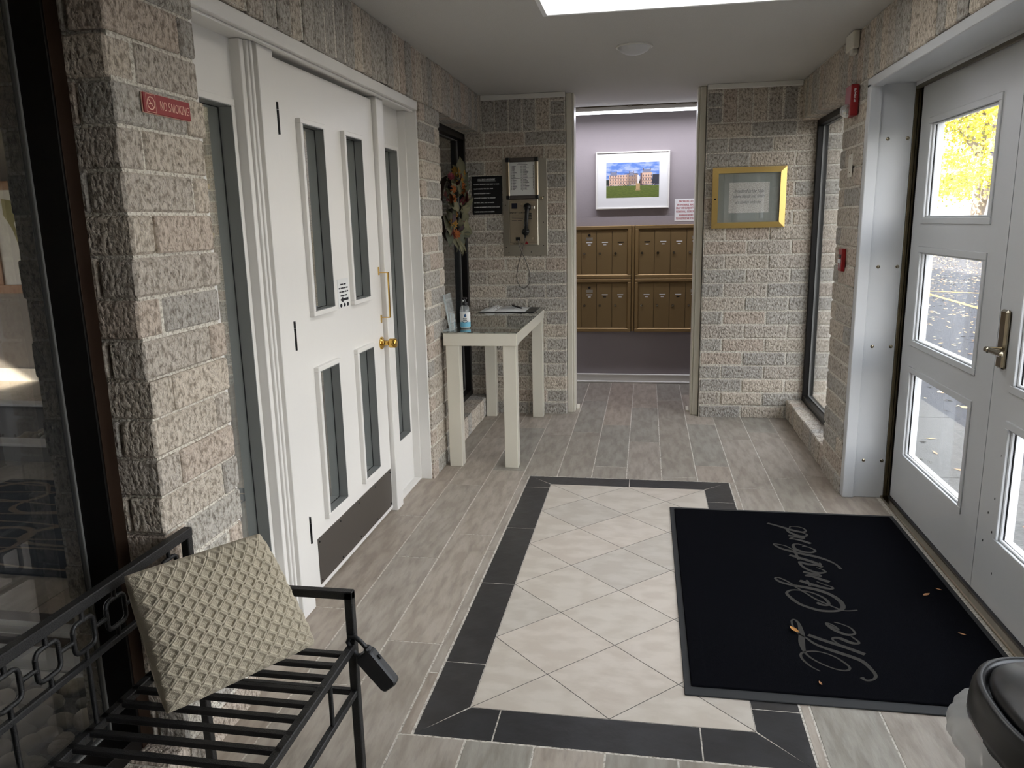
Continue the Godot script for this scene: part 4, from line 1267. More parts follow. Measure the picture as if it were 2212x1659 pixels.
	block("backing", g, mat(Color(0.5, 0.51, 0.48), 0.7), [[1.675, 1.405, 0.004, 2.167, 1.815, 0.014]])
	block("pane", g, M.glass, [[1.709, 1.439, 0.021, 2.133, 1.781, 0.023]])
	block("card", g, tri_map(mat(Color(0.82, 0.8, 0.77), 0.8), noise(0.03, [Color(0.86, 0.85, 0.83), Color.WHITE], [0.3, 0.7], 3, false, 101), Vector3(6, 6, 6)), [[1.787, 1.505, 0.014, 2.062, 1.716, 0.0155]])
	letters("lettering", [["Stratford in the Hills", 0.021, Transform3D(face_z, Vector3(1.925, 1.656, 0.0158)), 0.205, 0.32], ["where friends and family", 0.019, Transform3D(face_z, Vector3(1.925, 1.617, 0.0158)), 0.215, 0.32], ["are always welcome", 0.019, Transform3D(face_z, Vector3(1.92, 1.577, 0.0158)), 0.175, 0.32]], M.ink, g, serif)
	s = nst()
	cyl(s, Vector3(1.69, 1.604, 0.03), Vector3(1.69, 1.604, 0.037), 0.0065, 0.006, 14)
	obj("lock", s, M.hinge, g)
	# fire strobe, detector, cover plate, pull station: on the right pier
	var f := thing("fire_strobe", "red fire alarm strobe with a clear lens high on the right brick pier", "alarm", Vector3(2.254, 1.966, 1.46))
	block("housing", f, M.red, [[2.213, 1.966, 1.402, 2.252, 2.116, 1.522]], 0.004)
	rows = []
	var fire := "FIRE"
	for i in 4:
		rows.append([fire[i], 0.014, Transform3D(Basis(), Vector3(2.233, 2.088 - i * 0.017, 1.5225)), 0.011])
	letters("lettering", rows, white_ink, f, bold)
	s = nst()
	lathe(s, [Vector2(0, 0.038), Vector2(0.018, 0.034), Vector2(0.03, 0.022), Vector2(0.034, 0.006), Vector2(0.034, 0)], Transform3D(Basis(Vector3(0, 1, 0), Vector3(-1, 0, 0), Vector3(0, 0, 1)), Vector3(2.213, 1.993, 1.475)), 18)
	var lens := mat(Color(0.9, 0.92, 0.92, 0.15), 0.02)
	lens.refraction_enabled = true
	lens.refraction_scale = 0.05
	obj("lens", s, lens, f)
	s = nst()
	cyl(s, Vector3(2.213, 1.993, 1.475), Vector3(2.205, 1.993, 1.475), 0.022, 0.01, 12)
	obj("lamp_reflector", s, M.steel, f)
	var dt := thing("ceiling_sensor", "small cream sensor box under the ceiling on the right lintel", "sensor", Vector3(2.254, 2.29, 1.395))
	block("box", dt, M.cream, [[2.218, 2.296, 1.318, 2.252, 2.38, 1.47]], 0.006)
	block("lens_block", dt, mat(Color(0.8, 0.79, 0.74), 0.3), [[2.222, 2.27, 1.39, 2.25, 2.297, 1.446]], 0.004)
	var cp := thing("cover_plate", "small cream blank cover plate on the right brick pier", "plate", Vector3(2.254, 1.667, 1.45))
	block("plate", cp, M.cream, [[2.2475, 1.667, 1.408, 2.2505, 1.782, 1.492]], 0.001)
	s = nst()
	for y in [1.69, 1.76]:
		cyl(s, Vector3(2.248, y, 1.45), Vector3(2.2458, y, 1.45), 0.004, 0.003, 8)
	obj("screws", s, M.nickel, cp)
	var pu := thing("fire_pull_station", "small red fire alarm pull station lower on the right brick pier", "alarm", Vector3(2.254, 1.182, 1.435))
	block("housing", pu, M.red, [[2.231, 1.182, 1.4, 2.252, 1.3, 1.47]], 0.003)
	block("pull_bar", pu, M.paper, [[2.226, 1.225, 1.41, 2.231, 1.245, 1.46], [2.228, 1.195, 1.43, 2.231, 1.225, 1.44]], 0.001)
	block("window", pu, M.black, [[2.229, 1.252, 1.408, 2.2315, 1.27, 1.462]])
	# ceiling light
	var cl := thing("ceiling_light", "round recessed ceiling light with a thin bright rim", "light", Vector3(1.133, H, 1.37))
	s = nst()
	lathe(s, [Vector2(0.098, 0.0), Vector2(0.1, -0.006), Vector2(0.093, -0.009), Vector2(0.088, -0.003)], Transform3D(Basis(), Vector3(1.133, H, 1.37)), 40)
	obj("rim", s, M.frame_white, cl)
	s = nst()
	lathe(s, [Vector2(0.09, -0.002), Vector2(0.075, -0.022), Vector2(0.05, -0.036), Vector2(0.022, -0.043), Vector2(0, -0.045)], Transform3D(Basis(), Vector3(1.133, H, 1.37)), 40)
	obj("dome", s, mat(Color(0.8, 0.8, 0.8), 0.35), cl)
	wreath()

func wreath() -> void:
	var w := thing("wreath", "autumn wreath of olive leaves and orange flowers hanging on the far left window", "wreath", Vector3(-0.1, 1.57, 0.6))
	var s := nst()
	var pts := []
	for i in 33:
		pts.append(Vector3(-0.12, 1.57 + 0.205 * cos(TAU * i / 32), 0.6 + 0.205 * sin(TAU * i / 32)))
	tube(s, pts, 0.016, 8)
	obj("ring", s, mat(Color(0.18, 0.12, 0.07), 0.9), w)
	var shapes := []
	for k in 3:
		s = nst()
		s.set_smooth_group(2)
		var L := 0.05
		var wd: float = [0.031, 0.024, 0.036][k]
		for i in 8:
			for j in 4:
				var q := []
				for e in [[i, j], [i + 1, j], [i + 1, j + 1], [i, j + 1]]:
					var t: float = e[0] / 8.0
					var c: float = e[1] / 2.0 - 1.0
					q.append(Vector3(c * wd * sin(PI * pow(t, 0.8)), t * 2.0 * L, 0.012 * sin(PI * t) + 0.008 * c * c - 0.01 * t * t))
				quad(s, q[0], q[1], q[2], q[3], Vector3.BACK)
		s.generate_normals()
		shapes.append(s.commit())
	var tones := [mat(Color(0.38, 0.37, 0.27), 0.7), mat(Color(0.3, 0.31, 0.24), 0.7), mat(Color(0.44, 0.42, 0.31), 0.7), mat(Color(0.38, 0.14, 0.16), 0.7), mat(Color(0.24, 0.17, 0.18), 0.7)]
	for i in 78:
		var a := TAU * i / 78.0 + rng.randf_range(-0.1, 0.1)
		var inward := i % 3 == 0
		var r := 0.205 + rng.randf_range(-0.03, 0.03)
		var o := MeshInstance3D.new()
		o.name = "leaf"
		o.mesh = shapes[rng.randi() % 3]
		o.material_override = tones[[0, 0, 1, 1, 2, 2, 0, 3, 4][rng.randi() % 9]]
		var dir := Vector3(0, cos(a), sin(a)) * (-1.0 if inward else 1.0)
		var tang := Vector3(0, -sin(a), cos(a))
		var y := (dir * rng.randf_range(0.3, 1.0) + tang * rng.randf_range(0.2, 1.2) + Vector3(rng.randf_range(0.1, 0.6), 0, 0)).normalized()
		var z := (Vector3(1, rng.randf_range(-0.3, 0.5), rng.randf_range(0.0, 0.9))).normalized()
		z = (z - y * z.dot(y)).normalized()
		o.transform = Transform3D(Basis(y.cross(z), y, z) * Basis.from_scale(Vector3.ONE * rng.randf_range(0.75, 1.25)), Vector3(-0.105 + rng.randf() * 0.05, 1.57 + r * cos(a), 0.6 + r * sin(a)) - off[w])
		w.add_child(o, true)
	var fm := nst()
	for k in 3:
		for p in 9:
			var a := TAU * p / 9.0 + k * 0.35
			var d := Vector3(cos(a), sin(a), 0.0)
			var lift := 0.004 + 0.007 * k
			var R := 0.034 - 0.009 * k
			quad(fm, Vector3(0, 0, lift), d.rotated(Vector3.BACK, 0.3) * R * 0.7 + Vector3(0, 0, lift + 0.008), d * R + Vector3(0, 0, lift + 0.012), d.rotated(Vector3.BACK, -0.3) * R * 0.7 + Vector3(0, 0, lift + 0.008), Vector3.BACK)
	fm.generate_normals()
	var flower := fm.commit()
	var fcol := [mat(Color(0.6, 0.33, 0.12), 0.7), mat(Color(0.6, 0.44, 0.15), 0.7), mat(Color(0.47, 0.15, 0.2), 0.7)]
	for q in [[2.55, 0.2, 0], [2.2, 0.21, 0], [4.0, 0.19, 0], [0.15, 0.24, 1], [3.4, 0.25, 1], [2.9, 0.2, 1], [5.2, 0.21, 1], [4.4, 0.2, 0], [2.35, 0.27, 2], [3.9, 0.28, 2], [1.9, 0.22, 2], [0.8, 0.24, 2], [5.0, 0.14, 1], [2.65, 0.27, 1], [5.7, 0.2, 0], [2.45, 0.17, 0]]:
		var a: float = q[0] + PI
		var o := MeshInstance3D.new()
		o.name = "flower"
		o.mesh = flower
		o.material_override = fcol[q[2]]
		var z := Vector3(0.7, 0.15, 0.7).normalized()
		var x := Vector3.UP.cross(z).normalized()
		o.transform = Transform3D(Basis(x, z.cross(x), z) * Basis.from_scale(Vector3.ONE * rng.randf_range(0.8, 1.15)), Vector3(-0.05, 1.57 + q[1] * cos(a), 0.6 + q[1] * sin(a)) - off[w])
		w.add_child(o, true)

# ---------------------------------------------------------------- console table and what stands on it
func table_things() -> void:
	var t := thing("console_table", "tall narrow cream console table with a grey glass top by the far left window", "table", Vector3(0.24, 0, 0.72))
	var lacquer := mat(Color(0.86, 0.84, 0.78), 0.2)
	lacquer.clearcoat_enabled = true
	lacquer.clearcoat = 0.5
	lacquer.clearcoat_roughness = 0.08
	for q in [[0.032, 1.304], [0.378, 1.296], [0.006, 0.046], [0.37, 0.044]]:
		block("leg", t, lacquer, [[q[0], 0.0, q[1], q[0] + 0.08, 0.756, q[1] + 0.08]], 0.002)
	block("apron", t, lacquer, [[0.018, 0.756, 1.302, 0.466, 0.832, 1.386], [0.005, 0.756, 0.04, 0.456, 0.832, 0.124], [0.018, 0.756, 0.124, 0.1, 0.832, 1.302], [0.376, 0.756, 0.124, 0.461, 0.832, 1.302]], 0.002)
	block("tabletop", t, mat(Color(0.36, 0.37, 0.36), 0.3), [[0.015, 0.829, 0.045, 0.46, 0.8325, 1.38]])
	var gl := mat(Color(0.62, 0.63, 0.6), 0.03, 0.85)
	block("glass_top", t, gl, [[0.01, 0.8325, 0.038, 0.468, 0.8385, 1.387]], 0.001)
	var y := 0.8387
	# sanitizer
	var b := thing("sanitizer_bottle", "clear hand sanitizer pump bottle with a blue and white label on the console table", "bottle", Vector3(0.115, y, 1.2))
	var xf := Transform3D(Basis(), Vector3(0.115, y, 1.2))
	var clear := glass(0.12, Color(0.95, 0.97, 0.97))
	var s := nst()
	lathe(s, [Vector2(0, 0.001), Vector2(0.028, 0), Vector2(0.031, 0.004), Vector2(0.031, 0.112), Vector2(0.028, 0.128), Vector2(0.02, 0.139), Vector2(0.014, 0.142), Vector2(0.014, 0.148)], xf, 24)
	obj("bottle_body", s, clear, b)
	s = nst()
	lathe(s, [Vector2(0.0, 0.003), Vector2(0.0285, 0.003), Vector2(0.0285, 0.1), Vector2(0, 0.1)], xf, 20)
	obj("gel", s, mat(Color(0.8, 0.84, 0.84), 0.3), b)
	s = nst()
	lathe(s, [Vector2(0.0316, 0.008), Vector2(0.0318, 0.1)], xf, 24)
	obj("label", s, M.paper, b)
	s = nst()
	lathe(s, [Vector2(0.0319, 0.009), Vector2(0.032, 0.04)], xf, 24)
	obj("label_band", s, mat(Color(0.45, 0.72, 0.82), 0.6), b)
	s = nst()
	var lab := func(u: float, v: float) -> Vector3:   # a point on the label: u round the bottle in metres, v up
		var a := PI / 2 - 0.15 - u / 0.032
		return xf * Vector3(cos(a) * 0.0324, v, sin(a) * 0.0324)
	for i in 12:
		var u := -0.024 + 0.004 * i
		var v0 := 0.034 + absf(u) * 0.45
		var v1 := 0.034 + absf(u + 0.004) * 0.45
		quad(s, lab.call(u, v0), lab.call(u + 0.004, v1), lab.call(u + 0.004, v1 + 0.004), lab.call(u, v0 + 0.004), Vector3.BACK)
	for i in 14:
		var a0 := TAU * i / 14
		var a1 := TAU * (i + 1) / 14
		var r0 := 0.0075 * (1.0 + 0.9 * pow(maxf(sin(a0), 0), 6))
		var r1 := 0.0075 * (1.0 + 0.9 * pow(maxf(sin(a1), 0), 6))
		tri(s, lab.call(0.003, 0.078), lab.call(0.003 + cos(a0) * r0, 0.078 + sin(a0) * r0), lab.call(0.003 + cos(a1) * r1, 0.078 + sin(a1) * r1), Vector3.BACK)
	obj("label_emblem", s, mat(Color(0.1, 0.27, 0.42), 0.6), b)
	letters("lettering", [["Hand", 0.007, Transform3D(Basis(), Vector3(0.12, y + 0.063, 1.2327))], ["Sanitizer", 0.007, Transform3D(Basis(), Vector3(0.121, y + 0.053, 1.2327)), 0.026]], M.ink, b, bold)
	s = nst()
	lathe(s, [Vector2(0.016, 0.142), Vector2(0.017, 0.144), Vector2(0.017, 0.158), Vector2(0.009, 0.162), Vector2(0.006, 0.166), Vector2(0.006, 0.18)], xf, 18)
	obj("pump_collar", s, M.black, b)
	s = nst()
	bx(s, xf * Vector3(-0.014, 0.178, -0.01), xf * Vector3(0.014, 0.19, 0.012), 0.003)
	cyl(s, xf * Vector3(0, 0.183, 0.008), xf * Vector3(0, 0.172, 0.034), 0.0055, 0.0045, 10)
	obj("pump_head", s, M.black, b)
	s = nst()
	cyl(s, xf * Vector3(0, 0.173, 0.031), xf * Vector3(0, 0.1715, 0.0365), 0.0042, 0.0042, 10)
	obj("nozzle_tip", s, M.paper, b)
	# two clear holders
	var acr := glass(0.1, Color(0.92, 0.96, 0.97))
	var h := thing("sign_holder", "tall empty clear acrylic sign holder leaning by the brick pier on the console table", "holder", Vector3(0.05, y, 1.27))
	s = nst()
	var lean := Transform3D(Basis(Vector3(0, 0, 1), 0.16), Vector3(0.052, y + 0.002, 1.26))
	bx(s, Vector3(-0.002, 0, -0.08), Vector3(0.0, 0.216, 0.08), 0.0, lean)
	bx(s, Vector3(0.003, 0, -0.08), Vector3(0.005, 0.216, 0.08), 0.0, lean)
	obj("panel", s, acr, h)
	s = nst()
	bx(s, Vector3(-0.003, 0, 0.078), Vector3(0.006, 0.217, 0.0815), 0.0, lean)
	bx(s, Vector3(-0.003, 0.215, -0.08), Vector3(0.006, 0.217, 0.08), 0.0, lean)
	bx(s, Vector3(0.008, y, 1.18), Vector3(0.056, y + 0.002, 1.34), 0.0)
	obj("edge", s, mat(Color(0.75, 0.79, 0.8), 0.15), h)
	h = thing("brochure_holder", "short clear acrylic brochure holder in front of the tall sign holder", "holder", Vector3(0.075, y, 1.33))
	s = nst()
	var p0 := Vector3(0.064, y, 1.33)
	for q in [[-0.012, 0.0, 0.012, 0.105, 0.0, 0.0018], [-0.012, 0.0, 0.012, 0.096, -0.03, -0.0282], [0.0105, 0.0, 0.012, 0.1, -0.03, 0.0], [-0.012, 0.0, -0.0105, 0.1, -0.03, 0.0]]:
		bx(s, p0 + Vector3(q[0], q[1], q[4]), p0 + Vector3(q[2], q[3], q[5]), 0.0)
	obj("pocket", s, acr, h)
	s = nst()
	for q in [[-0.0125, 0, -0.0105, 0.106], [0.0105, 0, 0.0125, 0.102], [-0.012, 0, 0.012, 0.003], [-0.012, 0.103, 0.012, 0.1055]]:
		bx(s, p0 + Vector3(q[0], q[1], 0.0), p0 + Vector3(q[2], q[3], 0.0024), 0.0)
	obj("edge", s, mat(Color(0.75, 0.79, 0.8), 0.15), h)
	# binder with open pages and a pen
	var bd := thing("ring_binder", "open black ring binder with curled white pages on the console table", "binder", Vector3(0.22, y, 0.25))
	block("cover", bd, M.black, [[0.03, y, 0.06, 0.225, y + 0.004, 0.4], [0.2, y, 0.055, 0.425, y + 0.004, 0.39]], 0.001)
	for side in 2:
		s = nst()
		s.set_smooth_group(1)
		for i in 14:
			var q := []
			for e in [i, i + 1]:
				var u: float = e / 14.0
				var x: float = (0.14 - u * 0.115) if side == 0 else (0.14 + u * 0.22)
				var hh: float = 0.005 + 0.017 * sin(PI * minf(u * 1.2 + 0.1, 1.0)) * (1.0 - 0.45 * side)
				q.append(Vector3(x, y + hh, 0))
			quad(s, q[0] + Vector3(0, 0, 0.075), q[1] + Vector3(0, 0, 0.075), q[1] + Vector3(0, 0, 0.37), q[0] + Vector3(0, 0, 0.37), Vector3.UP)
			quad(s, q[0] + Vector3(0, 0, 0.37), q[1] + Vector3(0, 0, 0.37), Vector3(q[1].x, y + 0.004, 0.37), Vector3(q[0].x, y + 0.004, 0.37), Vector3.BACK)
		obj("pages", s, M.paper, bd)
	s = nst()
	for z in [0.12, 0.22, 0.33]:
		var ring := []
		for i in 11:
			var a := PI * i / 10.0
			ring.append(Vector3(0.14 + 0.018 * cos(a), y + 0.004 + 0.026 * sin(a), z))
		tube(s, ring, 0.0018, 6)
	bx(s, Vector3(0.128, y + 0.003, 0.08), Vector3(0.152, y + 0.007, 0.37), 0.002)
	obj("rings", s, M.steel, bd)
	s = nst()
	for i in 6:
		bx(s, Vector3(0.17, y + 0.0175 - i * 0.0002, 0.12 + i * 0.035), Vector3(0.27, y + 0.0185, 0.1225 + i * 0.035), 0.0)
	obj("page_print", s, mat(Color(0.5, 0.5, 0.5), 0.8), bd)
	var pen := thing("pen", "black marker pen lying across the binder pages", "pen", Vector3(0.27, y + 0.024, 0.2))
	s = nst()
	cyl(s, Vector3(0.235, y + 0.026, 0.15), Vector3(0.285, y + 0.021, 0.215), 0.0065, 0.0065, 12)
	cyl(s, Vector3(0.285, y + 0.021, 0.215), Vector3(0.315, y + 0.019, 0.255), 0.0072, 0.0068, 12)
	obj("barrel", s, M.black, pen)

# ---------------------------------------------------------------- bench, cushion, lock box
func bar(s: SurfaceTool, a: Vector3, b: Vector3, w: float, h := 0.0) -> void:
	var hw := Vector3.ONE * w / 2.0
	if h > 0.0:
		hw.y = h / 2.0
	bx(s, a.min(b) - hw, a.max(b) + hw, 0.002)

func bench_things() -> void:
	var b := thing("bench", "black wrought iron bench with open slat seat and square lattice back", "bench", Vector3(0.25, 0, 4.68))
	var xb := 0.033
	var xf := 0.474
	var z0 := 4.108
	var z1 := 5.26
	for z in [z0, z1]:
		for x in [xb, xf]:
			var s := nst()
			var top := 0.705 if x == xb else 0.56
			bar(s, Vector3(x, 0.006, z), Vector3(x, top - 0.011, z), 0.022)
			bar(s, Vector3(x, 0.004, z), Vector3(x, 0.006, z), 0.034, 0.008)
			obj("leg", s, M.iron, b)
		var s2 := nst()
		bar(s2, Vector3(xb, 0.55, z), Vector3(xf, 0.55, z), 0.022)
		obj("arm", s2, M.iron, b)
		s2 = nst()
		bar(s2, Vector3(xb, 0.272, z), Vector3(xf, 0.272, z), 0.016)
		obj("stretcher", s2, M.iron, b)
	for q in [[xb, 0.697, 0.024], [xb, 0.564, 0.014], [xb, 0.405, 0.02], [xf, 0.405, 0.02], [xf, 0.275, 0.016]]:
		var s := nst()
		bar(s, Vector3(q[0], q[1], z0), Vector3(q[0], q[1], z1), q[2])
		obj("rail", s, M.iron, b)
	# lattice of rounded squares in the back
	var k := 0
	var z := z0 + 0.082
	while z < z1 - 0.05:
		var s := nst()
		var pts := []
		for c in round_rect(0.062, 0.067, 0.014, 3):
			pts.append(Vector3(xb, 0.627 + c.y, z + c.x))
		pts.append(pts[0])
		tube(s, pts, 0.0055, 8)
		obj("lattice_square", s, M.iron, b)
		s = nst()
		cyl(s, Vector3(xb, 0.66, z), Vector3(xb, 0.69, z), 0.0052, 0.0052, 8)
		obj("lattice_link", s, M.iron, b)
		s = nst()
		cyl(s, Vector3(xb, 0.594, z), Vector3(xb, 0.562, z), 0.0052, 0.0052, 8)
		obj("lattice_link", s, M.iron, b)
		s = nst()
		cyl(s, Vector3(xb, 0.627, z + 0.03), Vector3(xb, 0.627, z + 0.0725), 0.0052, 0.0052, 8)
		obj("lattice_link", s, M.iron, b)
		if k % 2 == 1:
			s = nst()
			cyl(s, Vector3(xb, 0.56, z), Vector3(xb, 0.405, z), 0.0055, 0.0055, 8)
			obj("spindle", s, M.iron, b)
		k += 1
		z += 0.1035
	z = 4.158
	while z < z1 - 0.03:
		var s := nst()
		bar(s, Vector3(xb, 0.409, z), Vector3(xf, 0.409, z), 0.018, 0.012)
		obj("slat", s, M.iron, b)
		z += 0.0528
	z = 4.262
	while z < z1 - 0.1:
		var s := nst()
		cyl(s, Vector3(xf, 0.4, z), Vector3(xf, 0.278, z), 0.006, 0.006, 8)
		obj("spindle", s, M.iron, b)
		z += 0.29
	cushion()
	# lock box hooked on the front post
	var lb := thing("lock_box", "dark grey key lock box hanging askew from the bench front post", "lock box", Vector3(0.542, 0.35, 4.112))
	var t := Transform3D(Basis(Vector3(0, 0, 1), 0.68), Vector3(0.0, 0.0, 0.006))
	var s := nst()
	var prof := [[-0.014, 0.9], [-0.011, 0.97], [0.011, 0.97], [0.0165, 0.84]]
	var rings := []
	for q in prof:
		var ring := []
		for c in round_rect(0.056, 0.118, 0.012, 4):
			var taper := 1.0 - 0.1 * (0.5 - c.y / 0.118)
			ring.append(t * Vector3(c.x * q[1] * taper, c.y * (0.5 + 0.5 * q[1]), q[0]))
		rings.append(ring)
	for i in rings.size() - 1:
		for j in rings[0].size():
			var m: int = (j + 1) % rings[0].size()
			quad(s, rings[i][j], rings[i][m], rings[i + 1][m], rings[i + 1][j], rings[i][j] - t.origin)
	for j in range(1, rings[0].size() - 1):
		tri(s, rings[0][0], rings[0][j], rings[0][j + 1], Vector3.FORWARD)
		tri(s, rings[-1][0], rings[-1][j], rings[-1][j + 1], Vector3.BACK)
	var plastic := mat(Color(0.085, 0.09, 0.1), 0.5)
	off[lb] = Vector3.ZERO
	obj("case", s, plastic, lb)
	s = nst()
	bx(s, Vector3(0.008, 0.046, -0.013), Vector3(0.025, 0.068, 0.012), 0.006, t)
	bx(s, Vector3(-0.026, 0.046, -0.013), Vector3(-0.01, 0.062, 0.012), 0.006, t)
	obj("shoulder", s, plastic, lb)
	s = nst()
	tube(s, [t * Vector3(-0.018, 0.055, 0.0), t * Vector3(-0.018, 0.085, 0.001), t * Vector3(-0.014, 0.104, 0.001), t * Vector3(0.0, 0.112, 0.001), t * Vector3(0.012, 0.104, 0.001), t * Vector3(0.016, 0.085, 0.001), t * Vector3(0.016, 0.055, 0.0)], 0.0062, 10)
	obj("shackle", s, plastic, lb)
	s = nst()
	bx(s, Vector3(0.026, 0.018, -0.003), Vector3(0.031, 0.03, 0.004), 0.001, t)
	obj("latch", s, M.hinge, lb)

func cushion() -> void:
	var c := thing("cushion", "cream cable knit cushion with a diamond pattern propped on the black bench", "cushion", Vector3(0.23, 0.42, 4.3))
	var bl := Vector3(0.19, 0.432, 4.49)
	var br := Vector3(0.4, 0.43, 4.155)
	var tr := Vector3(0.255, 0.722, 4.13)
	var tl := Vector3(0.075, 0.73, 4.42)
	var nrm := (br - bl).cross(tl - bl).normalized()
	var N := 220
	var wool := tri_map(mat(Color(0.77, 0.73, 0.645), 0.95, 0, 0.2), null, Vector3(9, 9, 9), noise(0.12, [Color.BLACK, Color.WHITE], [0.3, 0.7], 2, false, 111), 0.15, Vector3.ZERO, false)
	wool.rim_enabled = true
	wool.rim = 0.3
	for side in 2:
		var arr := []
		arr.resize(Mesh.ARRAY_MAX)
		var v := PackedVector3Array()
		for j in N + 1:
			for i in N + 1:
				var u := float(i) / N
				var w := float(j) / N
				var a := 2.0 * u - 1.0
				var b := 2.0 * w - 1.0
				# the sides are drawn in between the corners
				var tuck := 0.02 * pow(absf(a * b), 3.0)
				var uu := u + 0.035 * (0.5 - u) * (1.0 - b * b) + tuck * (0.5 - u) * 2.0
				var ww := w + 0.035 * (0.5 - w) * (1.0 - a * a) + tuck * (0.5 - w) * 2.0
				var p := (bl * (1 - uu) + br * uu) * (1 - ww) + (tl * (1 - uu) + tr * uu) * ww
				var body := pow(maxf((1.0 - a * a) * (1.0 - b * b), 0.0), 0.34)
				var h := 0.072 * body
				if side == 0:
					var px := u * 9.5 + 0.25 * sin(w * 5.0)
					var py := w * 9.0
					var d1 := absf(fposmod(px + py, 1.0) - 0.5) * 2.0
					var d2 := absf(fposmod(px - py, 1.0) - 0.5) * 2.0
					var cord := maxf(smoothstep(0.5, 0.8, d1), smoothstep(0.5, 0.8, d2))
					var twin := 1.0 - 0.4 * maxf(smoothstep(0.9, 1.0, d1), smoothstep(0.9, 1.0, d2))
					var knot := smoothstep(0.8, 0.95, d1) * smoothstep(0.8, 0.95, d2)
					var stitch := 0.0011 * sin(px * 44.0) * sin(py * 34.0) * (1.0 - cord)
					h += (0.0068 * cord * twin - 0.005 * knot + stitch) * (0.35 + 0.65 * minf(body * 1.6, 1.0))
				v.append(p + nrm * (h if side == 0 else -0.75 * h) - off[c])
		var ix := PackedInt32Array()
		for j in N:
			for i in N:
				var q := j * (N + 1) + i
				if side == 0:
					ix.append_array([q, q + N + 2, q + 1, q, q + N + 1, q + N + 2])
				else:
					ix.append_array([q, q + 1, q + N + 2, q, q + N + 2, q + N + 1])
		arr[Mesh.ARRAY_VERTEX] = v
		arr[Mesh.ARRAY_INDEX] = ix
		var m := ArrayMesh.new()
		m.add_surface_from_arrays(Mesh.PRIMITIVE_TRIANGLES, arr)
		var s := SurfaceTool.new()
		s.create_from(m, 0)
		s.generate_normals()
		var o := put_mesh(["knit_front", "back_cover"][side], s.commit(), wool, c)
		o.position = Vector3.ZERO

